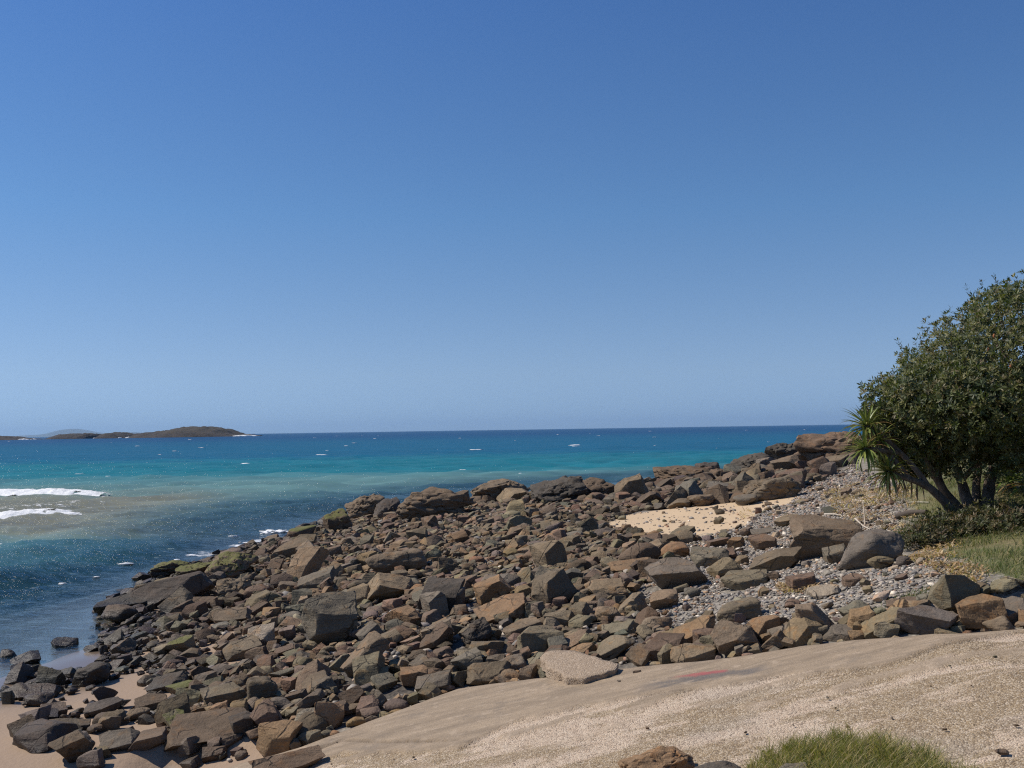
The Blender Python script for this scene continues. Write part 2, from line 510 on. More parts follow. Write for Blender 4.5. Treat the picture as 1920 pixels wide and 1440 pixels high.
smooth_c = t.mix(t.math('MULTIPLY', t.maprange(t.noise(P, 2.2, 7, 0.7), 0.54, 0.66, 0, 1, True), 0.45), smooth_c, (0.16, 0.13, 0.10))
smooth_c = t.mix(t.math('MULTIPLY', t.maprange(mid, 0.56, 0.7), 0.5), smooth_c, (0.44, 0.345, 0.25))
bare_mask = t.maprange(t.math('ADD', t.math('MULTIPLY', big, 0.9), t.math('MULTIPLY', dm, 0.22)), 0.02, 0.32, 0, 1, True)
agg_tan = t.mix(t.maprange(mid, 0.3, 0.7), (0.235, 0.165, 0.092), (0.34, 0.25, 0.148))
agg_pale = t.mix(t.maprange(mid, 0.3, 0.7), (0.42, 0.31, 0.215), (0.56, 0.44, 0.325))
patch = t.noise(t.mapping(P, (0.55, 1.6, 1.0), (0, 0, math.radians(-8))), 1.1, 8, 0.68, 0.4)
agg_c = t.mix(t.maprange(patch, 0.47, 0.56, 0, 1, True), agg_tan, agg_pale)
agg_c = t.mix(t.math('MULTIPLY', t.maprange(big, 0.55, 0.7), 0.5), agg_c, (0.30, 0.26, 0.22))
stone = t.node('ShaderNodeSeparateColor', {'Color': vor.outputs['Color']}).outputs[0]
agg_c = t.mix(t.math('MULTIPLY', t.maprange(stone, 0.6, 0.95), 0.7), agg_c, (0.52, 0.44, 0.34))
agg_c = t.mix(t.math('MULTIPLY', t.maprange(stone, 0.38, 0.0), 0.75), agg_c, (0.13, 0.092, 0.062))
c = t.mix(zone.outputs[0], agg_c, smooth_c)
c = t.mix(t.math('MULTIPLY', t.attr('crack').outputs['Fac'], 0.8), c, (0.07, 0.05, 0.035))
c = t.mix(t.math('MULTIPLY', zone.outputs[2], t.maprange(fine, 0.75, 0.35)), c, (0.075, 0.075, 0.08))
c = t.mix(t.math('MULTIPLY', zone.outputs[1], 0.7), c, (0.34, 0.06, 0.07))
rel = t.math('MULTIPLY', t.math('SUBTRACT', 1.0, vor.outputs['Distance']), t.math('SUBTRACT', 1.0, t.math('MULTIPLY', zone.outputs[0], 0.8)))
h = t.math('ADD', t.math('MULTIPLY', rel, 0.6), t.math('ADD', t.math('MULTIPLY', fine, 0.35), t.math('MULTIPLY', mid, 0.5)))
MAT_RAMP = t.done(t.principled(Base_Color=c, Roughness=0.92, Normal=t.bump(h, 0.85, 0.022)))
add_obj('boat_ramp', me, MAT_RAMP, kind='structure', label='worn concrete boat ramp with a trowelled strip and exposed aggregate')

# ------------------------------------------------------------------ sea
dyr = np.concatenate([np.linspace(560, 190, 200), np.linspace(189.3, 20, 240), np.geomspace(19.6, 0.16, 56)])
dist = CAM_Z * FPX / dyr
ang = np.radians(np.concatenate([np.linspace(-88, -34, 24, endpoint=False), np.linspace(-34, 24, 290, endpoint=False), np.linspace(24, 88, 24)]))
D, Aa = np.meshgrid(dist, ang, indexing='ij')
x = (D * np.tan(np.clip(Aa, -1.1, 1.1))).ravel(); y = D.ravel()
far = np.abs(Aa.ravel()) > 1.1
x = np.where(far, D.ravel() * np.sin(Aa.ravel()) * 2.2, x); y = np.where(far, D.ravel() * np.cos(Aa.ravel()) * 2.2, y)
_rr = np.hypot(x, y); _k = np.where(_rr > 44000, 44000 / np.maximum(_rr, 1), 1.0); x = x * _k; y = y * _k
gz = np.where((np.abs(x) < 61) & (y < 111) & (y > -29), ground_z(x, y), -6.0)
depth = np.maximum(-gz, 0)
r = np.random.default_rng(11)
zw = np.zeros(len(x)); step = np.repeat(np.abs(np.gradient(dist)), len(ang))
for k in range(46):
    lam = float(np.exp(r.uniform(math.log(0.55), math.log(13))))
    th = r.normal(math.radians(-62), 0.55)
    kx, ky = math.cos(th) * 2 * math.pi / lam, math.sin(th) * 2 * math.pi / lam
    amp = 0.0125 * lam ** 0.55
    ph = kx * (x + 0.8 * fbm2(x, y, 0.12, 100 + k, 1)) + ky * y + r.uniform(0, 6.28)
    keep = sstep(1.0, 2.6, lam / step)
    s = np.sin(ph)
    zw += amp * keep * (s + 0.35 * (1 - np.abs(s)) * 1.2)
zw *= sstep(0.0, 1.0, depth) * 0.85 + 0.08
zs = zw * sstep(900, 300, y)
# body colour: depth, suspended sand and the reef in front of the rocks
off = y + 0.55 * x                                     # runs off shore, parallel to the waves
px_, py_, _d = project(np.stack([x, y, np.zeros_like(x)], 1))
lat = x / np.maximum(y, 1)
wob = fbm2(x, y, 0.045, 71, 4)
wob2 = fbm(np.stack([x * 0.02, y * 0.11, x * 0], 1), 73, 4)
deep = np.array([0.006, 0.070, 0.185]); blue = np.array([0.008, 0.120, 0.225]); teal = np.array([0.018, 0.195, 0.245]); green = np.array([0.150, 0.285, 0.275])
sandy = np.array([0.255, 0.235, 0.160]); reef = np.array([0.018, 0.062, 0.094])
def lerp(a, b, t): return a + (b - a) * t[:, None]
yy = y * (1 + 0.10 * wob2) + 4 * wob
ones = np.ones((len(x), 3))
c = lerp(ones * teal, ones * blue, sstep(105, 190, yy))
c = lerp(c, ones * deep, sstep(200, 900, yy))
c = lerp(c, ones * green, sstep(112, 72, yy))
bar = sstep(74, 58, yy) * sstep(36, 43, yy + 2 * wob) * sstep(-10, -22, x + 0.25 * (y - 50) + 4 * wob)
c = lerp(c, ones * sandy, bar * 0.85)
# distance to the rocky shore line
shore = np.array([(p[0], p[1]) for p in [at_z(a, b, 0) for a, b in [(150, 1135), (300, 1075), (420, 1037), (545, 1008), (640, 975), (760, 948), (900, 925)]]] + [(10, 74), (22, 84), (32, 90)])
def seg_dist(x, y, poly):
    best = np.full(len(x), 1e9)
    for a, b in zip(poly[:-1], poly[1:]):
        ab = b - a
        tt = np.clip(((x - a[0]) * ab[0] + (y - a[1]) * ab[1]) / (ab @ ab), 0, 1)
        best = np.minimum(best, np.hypot(x - a[0] - tt * ab[0], y - a[1] - tt * ab[1]))
    return best
sd = seg_dist(x, y, shore)
reefm = sstep(10, 3, sd * (38 / np.maximum(30, np.minimum(y, 60))) + 2.5 * wob + 3.0 * wob2)
c = lerp(c, ones * reef, reefm * (0.88 + 0.12 * wob2))
inner = sstep(40, 36, yy + 3 * wob) * sstep(-2, -9, x)
c = lerp(c, ones * np.array([0.026, 0.105, 0.135]), inner * 0.75)
foam = np.zeros(len(x))
bands = np.exp(-((y - 56 - 0.10 * (x + 30)) / 4.2) ** 2) * sstep(-18, -28, x) * 0.80      # spent foam behind the front breaker
foam = np.maximum(foam, bands)
foam = np.maximum(foam, 0.85 * np.exp(-((sd - 0.4) / 0.7) ** 2) * sstep(-0.15, 0.55, fbm2(x, y, 0.35, 81, 3)))
V = np.stack([x, y, zs], 1)
me = mesh_np('sea', V, grid_faces(len(dist), len(ang))[:, ::-1])
color_attr(me, 'body', np.clip(c, 0.003, 1))
float_attr(me, 'depth', depth)
float_attr(me, 'foam', foam)

t = NT('sea_water')
P = t.pos()
body = t.attr('body').outputs['Color']
dep = t.attr('depth').outputs['Fac']
fo = t.attr('foam').outputs['Fac']
Pw = t.mapping(P, (1.0, 1.9, 1.0), (0, 0, math.radians(28)))
w1 = t.noise(Pw, 0.9, 3, 0.6, 0.4)
w2 = t.noise(Pw, 3.2, 4, 0.6, 0.3)
w4 = t.noise(Pw, 10.0, 3, 0.6)
w3 = t.noise(t.mapping(P, (0.35, 1.0, 1), (0, 0, math.radians(12))), 0.22, 3, 0.55, 0.3)
h = t.math('ADD', t.math('MULTIPLY', w1, 0.55), t.math('ADD', t.math('ADD', t.math('MULTIPLY', w4, 0.10), t.math('MULTIPLY', w2, 0.34)), t.math('MULTIPLY', w3, 0.22)))
calm = t.maprange(dep, 0.0, 0.8, 0.18, 1.0)
nrm = t.node('ShaderNodeBump')
t.set(nrm.inputs['Height'], h); t.set(nrm.inputs['Strength'], calm); nrm.inputs['Distance'].default_value = 0.42
N = nrm.outputs[0]
bodyv = t.mix(t.math('MULTIPLY', t.maprange(w3, 0.35, 0.65), 0.55), t.mix(0.32, body, (0, 0, 0), 'MIX'), body)
dif = t.node('ShaderNodeBsdfDiffuse', {'Color': bodyv})
tr = t.node('ShaderNodeBsdfTransparent', {'Color': (0.80, 0.88, 0.86)})
opac = t.maprange(dep, 0.0, 1.5, 0.02, 1.0)
below = t.node('ShaderNodeMixShader', {0: opac, 1: tr.outputs[0], 2: dif.outputs[0]})
gl = t.node('ShaderNodeBsdfGlossy', {'Color': (1, 1, 1), 'Roughness': 0.085, 'Normal': N})
fr = t.node('ShaderNodeFresnel', {'IOR': 1.33, 'Normal': N})
frv = t.math('MINIMUM', fr.outputs[0], t.maprange(dep, 0.2, 2.5, 0.42, 0.18))
surf = t.node('ShaderNodeMixShader', {0: frv, 1: below.outputs[0], 2: gl.outputs[0]})
fn = t.noise(t.mapping(P, (0.6, 1.6, 1), (0, 0, 0.1)), 2.2, 7, 0.72, 0.5)
fmask = t.maprange(t.math('ADD', fn, t.math('MULTIPLY', fo, 0.42)), 0.80, 0.88, 0, 1, True)
fd = t.node('ShaderNodeBsdfDiffuse', {'Color': (0.80, 0.81, 0.82)})
fin = t.node('ShaderNodeMixShader', {0: t.math('MULTIPLY', fmask, t.maprange(fo, 0.02, 0.2)), 1: surf.outputs[0], 2: fd.outputs[0]})
MAT_SEA = t.done(fin.outputs[0])
add_obj('sea', me, MAT_SEA, kind='structure', label='blue and turquoise sea reaching to the horizon')
# ------------------------------------------------------------------ rock material
def rock_material(name, source, moss=False, sea=False):
    t = NT(name)
    P = t.pos()
    tint = t.node('ShaderNodeObjectInfo').outputs['Color'] if source == 'object' else t.attr('tint').outputs['Color']
    sepz = t.node('ShaderNodeSeparateXYZ', {'Vector': P}).outputs['Z']
    n1 = t.noise(P, 2.3, 6, 0.6, 0.3)
    n2 = t.noise(P, 5.5, 5, 0.65, 0.6)
    n3 = t.noise(P, 38, 5, 0.7)
    st = t.noise(t.mapping(P, (1.3, 1.6, 11.0), (0.25, 0.45, 0.3)), 1.6, 5, 0.6, 0.6)
    v = t.maprange(n1, 0.3, 0.72, 0.72, 1.28)
    c = t.mix(1.0, tint, t.node('ShaderNodeCombineColor', {0: v, 1: v, 2: v}).outputs[0], 'MULTIPLY')
    rust = t.mix(1.0, c, (1.30, 0.98, 0.66), 'MULTIPLY')
    c = t.mix(t.math('MULTIPLY', t.maprange(n2, 0.52, 0.68, 0, 1, True), 0.55), c, rust)
    grey = t.mix(1.0, c, (0.94, 0.98, 1.0), 'MULTIPLY')
    c = t.mix(t.maprange(t.noise(P, 1.1, 3), 0.5, 0.62, 0, 0.7, True), c, grey)
    s = t.maprange(n3, 0.3, 0.7, 0.74, 1.22)
    c = t.mix(1.0, c, t.node('ShaderNodeCombineColor', {0: s, 1: s, 2: s}).outputs[0], 'MULTIPLY')
    c = t.mix(t.math('MULTIPLY', t.maprange(st, 0.60, 0.70), 0.35), c, (0.05, 0.04, 0.032))
    ck = t.voronoi(t.mix(0.12, P, t.noise(P, 3.0, 4, 0.6), 'LINEAR_LIGHT'), 1.7, 'DISTANCE_TO_EDGE').outputs['Distance']
    ckm = t.math('MULTIPLY', t.maprange(ck, 0.022, 0.004, 0, 1, True), t.maprange(n1, 0.45, 0.6))
    c = t.mix(t.math('MULTIPLY', ckm, 0.75), c, (0.02, 0.016, 0.012))
    if moss:
        nz = t.node('ShaderNodeSeparateXYZ', {'Vector': t.node('ShaderNodeNewGeometry').outputs['Normal']}).outputs['Z']
        mm = t.maprange(t.math('ADD', nz, t.math('MULTIPLY', t.math('SUBTRACT', n2, 0.5), 2.2)), 0.45, 0.85, 0, 0.8, True)
        c = t.mix(mm, c, t.mix(n3, (0.085, 0.095, 0.02), (0.15, 0.15, 0.04)))
    wet = t.maprange(t.math('ADD', sepz, t.math('MULTIPLY', n1, 0.22)), 0.52, 0.28, 0, 1, True)
    dk = t.maprange(wet, 0, 1, 1.0, 0.38)
    c = t.mix(1.0, c, t.node('ShaderNodeCombineColor', {0: dk, 1: dk, 2: dk}).outputs[0], 'MULTIPLY')
    rough = t.maprange(wet, 0, 1, 0.88, 0.42)
    spec = t.maprange(wet, 0, 1, 0.35, 0.30)
    h = t.math('ADD', t.math('ADD', t.math('MULTIPLY', n1, 1.0), t.math('MULTIPLY', n2, 0.6)), t.math('ADD', t.math('MULTIPLY', n3, 0.25), t.math('SUBTRACT', t.math('MULTIPLY', st, 0.55), t.math('MULTIPLY', ckm, 0.5))))
    return t.done(t.principled(Base_Color=c, Roughness=rough, Specular_IOR_Level=spec, Normal=t.bump(h, 0.8, 0.055)))

MAT_ROCK = rock_material('rock', 'object')
MAT_ROCK_MOSS = rock_material('mossy_rock', 'object', moss=True)
MAT_ROCK_MANY = rock_material('small_rocks', 'attr')

ICO = {}
def ico(level):
    if level not in ICO:
        b = bmesh.new()
        bmesh.ops.create_icosphere(b, subdivisions=level, radius=1.0)
        b.verts.ensure_lookup_table()
        V = np.array([v.co[:] for v in b.verts]); Fc = np.array([[v.index for v in f.verts] for f in b.faces])
        b.free()
        ICO[level] = (V / np.linalg.norm(V, axis=1)[:, None], Fc)
    return ICO[level]

def rot(ax, a):
    return np.array(Matrix.Rotation(a, 3, ax))

DIMS = {'block': (1, .85, .75), 'slab': (1, .8, .34), 'round': (1, .85, .7), 'wedge': (1, .8, .7), 'outcrop': (1, .8, .6), 'tall': (.8, .7, 1)}
def cut_block(r, kind, dims, bevel, cell):
    """an angular stone: a block with its corners and faces split away by planes"""
    b = bmesh.new()
    bmesh.ops.create_cube(b, size=2.0)
    for v in b.verts:
        v.co = Vector((v.co.x + r.normal(0, .14), v.co.y + r.normal(0, .14), v.co.z + r.normal(0, .10)))
    cuts = []
    for _ in range({'block': 6, 'slab': 6, 'wedge': 6, 'tall': 6}[kind]):
        n = r.normal(0, 1, 3)
        if kind == 'slab': n[2] *= .4
        n /= np.linalg.norm(n)
        reach = np.abs(n).sum()
        cuts.append((n, reach * r.uniform(.52, .80)))
    if kind == 'wedge':
        n = np.array([-.75, -.15, .75]) + r.normal(0, .2, 3); n /= np.linalg.norm(n); cuts.append((n, .35))
    for n, o in cuts:
        res = bmesh.ops.bisect_plane(b, geom=b.verts[:] + b.edges[:] + b.faces[:], plane_co=Vector(n * o), plane_no=Vector(n), clear_outer=True, dist=1e-5)
        ed = [g for g in res['geom_cut'] if isinstance(g, bmesh.types.BMEdge)]
        if len(ed) > 2:
            try: bmesh.ops.contextual_create(b, geom=ed)
            except Exception: pass
    bmesh.ops.remove_doubles(b, verts=b.verts[:], dist=.02)
    for v in b.verts: v.co = Vector((v.co.x * dims[0], v.co.y * dims[1], v.co.z * dims[2]))
    bmesh.ops.recalc_face_normals(b, faces=b.faces[:])
    if bevel:
        bmesh.ops.bevel(b, geom=b.edges[:], offset=bevel, segments=1, profile=.5, affect='EDGES', clamp_overlap=True)
    bmesh.ops.triangulate(b, faces=b.faces[:], quad_method='BEAUTY', ngon_method='BEAUTY')
    if cell:
        for _ in range(5):
            lim = (cell * 1.35) ** 2
            ed = [e for e in b.edges if (e.verts[0].co - e.verts[1].co).length_squared > lim]
            if not ed: break
            bmesh.ops.subdivide_edges(b, edges=ed, cuts=1)
            bmesh.ops.triangulate(b, faces=[f for f in b.faces if len(f.verts) > 3], quad_method='BEAUTY', ngon_method='BEAUTY')
    b.verts.index_update()
    V = np.array([v.co[:] for v in b.verts]); Fc = np.array([[v.index for v in f.verts] for f in b.faces])
    b.free()
    return V, Fc

def rock_shape(seed, level, kind='block', tilt=None, yaw=None, over=None):
    """unit-box rock; level 2 and 3 are cheap, 4 and 5 carry weathering"""
    r = np.random.default_rng(seed)
    dims = np.array(DIMS[kind]) * r.uniform(.85, 1.15, 3)
    off = r.uniform(-50, 50, 3)
    if kind in ('round', 'outcrop'):
        d, Fc = ico(level)
        k = 9 if kind == 'round' else 30
        N, O = [], []
        for ax in range(3):
            for s in (-1, 1):
                n = np.zeros(3); n[ax] = s
                n = n + r.normal(0, .18, 3)
                N.append(n / np.linalg.norm(n)); O.append(r.uniform(.86, 1.0))
        for _ in range(10):
            n = r.normal(0, 1, 3); n /= np.linalg.norm(n)
            N.append(n); O.append(r.uniform(.78, 1.1))
        q = np.maximum(d @ np.array(N).T / np.array(O), 0)
        p = d * ((q ** k).sum(1) ** (-1.0 / k))[:, None] * dims
    else:
        p, Fc = cut_block(r, kind, dims, {2: 0, 3: .03, 4: .03, 5: .022}[level], {2: 0, 3: 0, 4: .26, 5: .13}[level])
        d = p / (np.linalg.norm(p, axis=1)[:, None] + 1e-6)
    p = p + d * ((.085 if kind in ('round', 'outcrop') else .05) * fbm(p * 1.6 + off, seed % 97, 3))[:, None]
    if level >= 4:
        fine = fbm(p * 6 + off, seed % 89, 3)
        bedn = np.array([.35, .1, 1.0]) + r.normal(0, .2, 3); bedn /= np.linalg.norm(bedn)
        bed = fbm(np.stack([p @ bedn * 7 + 0.5 * fbm(p * 2 + off, 5, 2), p[:, 0] * .6, p[:, 1] * .6], 1) + off, seed % 83, 2)
        ridg = 1 - np.abs(fbm(p * 2.6 - off, seed % 79, 3))
        a = 4.2 if kind == 'outcrop' else .8
        p = p + d * ((.03 if kind == 'outcrop' else .016) * fine + 0.016 * a * bed - 0.05 * a * np.clip(ridg - .82, 0, 1) * 3)[:, None]
        chip = sstep(.25, .5, fbm(p * 3.1 + off * 2, seed % 71, 2))
        p = p - d * (.035 * chip)[:, None]
    ty = r.normal(-.36, .30) if tilt is None else math.radians(tilt)
    tx = r.normal(.16, .24) if over is None else over
    yw = r.uniform(-math.pi, math.pi) if yaw is None else math.radians(yaw)
    p = p @ rot('Z', yw).T @ rot('X', tx).T @ rot('Y', ty).T
    lo, hi = p.min(0), p.max(0)
    ext = hi - lo
    return (p - (lo + hi) / 2) / ext, Fc, ext / ext[0]

# palette: real surface colours of the stone
PAL = {'brown': (.185, .136, .086), 'grey': (.165, .142, .112), 'tan': (.245, .178, .104), 'orange': (.270, .155, .070), 'dark': (.085, .071, .058),
       'red': (.175, .108, .072), 'pale': (.340, .280, .215), 'green': (.195, .162, .102), 'blue': (.150, .132, .114), 'umber': (.128, .092, .062)}

_mean = np.array((.166, .134, .097))
for _k in PAL:
    if _k not in ('dark', 'umber', 'pale'):
        PAL[_k] = tuple(np.array(PAL[_k]) * .60 + _mean * .40 * (np.sum(PAL[_k]) / np.sum(_mean)))
for _k in PAL:
    PAL[_k] = tuple(np.array(PAL[_k]) * (.95 if _k in ('dark', 'umber') else .90) * (1.02, .985, .93))
# raster of what already lies on the beach, for dropping further rocks between and on the first ones
RX0, RY0, RS = -16.0, 7.0, 0.06
RW, RH = int(40 / RS), int(72 / RS)
_ax = RX0 + (np.arange(RW) + .5) * RS; _ay = RY0 + (np.arange(RH) + .5) * RS
_rx, _ry = np.meshgrid(_ax, _ay, indexing='ij')
BASE = ground_z(_rx.ravel(), _ry.ravel()).reshape(RW, RH).astype(np.float32)
_onr = (_rx > -3.7) & (_rx < 8) & (_ry < edge_y(_rx))
BASE = np.where(_onr, ramp_z(_rx), BASE)
TOP = BASE.copy()
def window(x, y, rx, ry):
    i0 = max(0, int((x - rx - RX0) / RS)); i1 = min(RW, int((x + rx - RX0) / RS) + 1)
    j0 = max(0, int((y - ry - RY0) / RS)); j1 = min(RH, int((y + ry - RY0) / RS) + 1)
    if i1 <= i0 or j1 <= j0: return None
    sl = (slice(i0, i1), slice(j0, j1))
    q = ((_rx[sl] - x) / rx) ** 2 + ((_ry[sl] - y) / ry) ** 2
    return sl, q
def stamp(x, y, zb, w, dp, h):
    wv = window(x, y, w * .48, dp * .48)
    if wv is None: return
    sl, q = wv
    z = zb + h * np.clip(1.05 - q, 0, 1) ** .35
    TOP[sl] = np.where(q < 1, np.maximum(TOP[sl], z), TOP[sl])

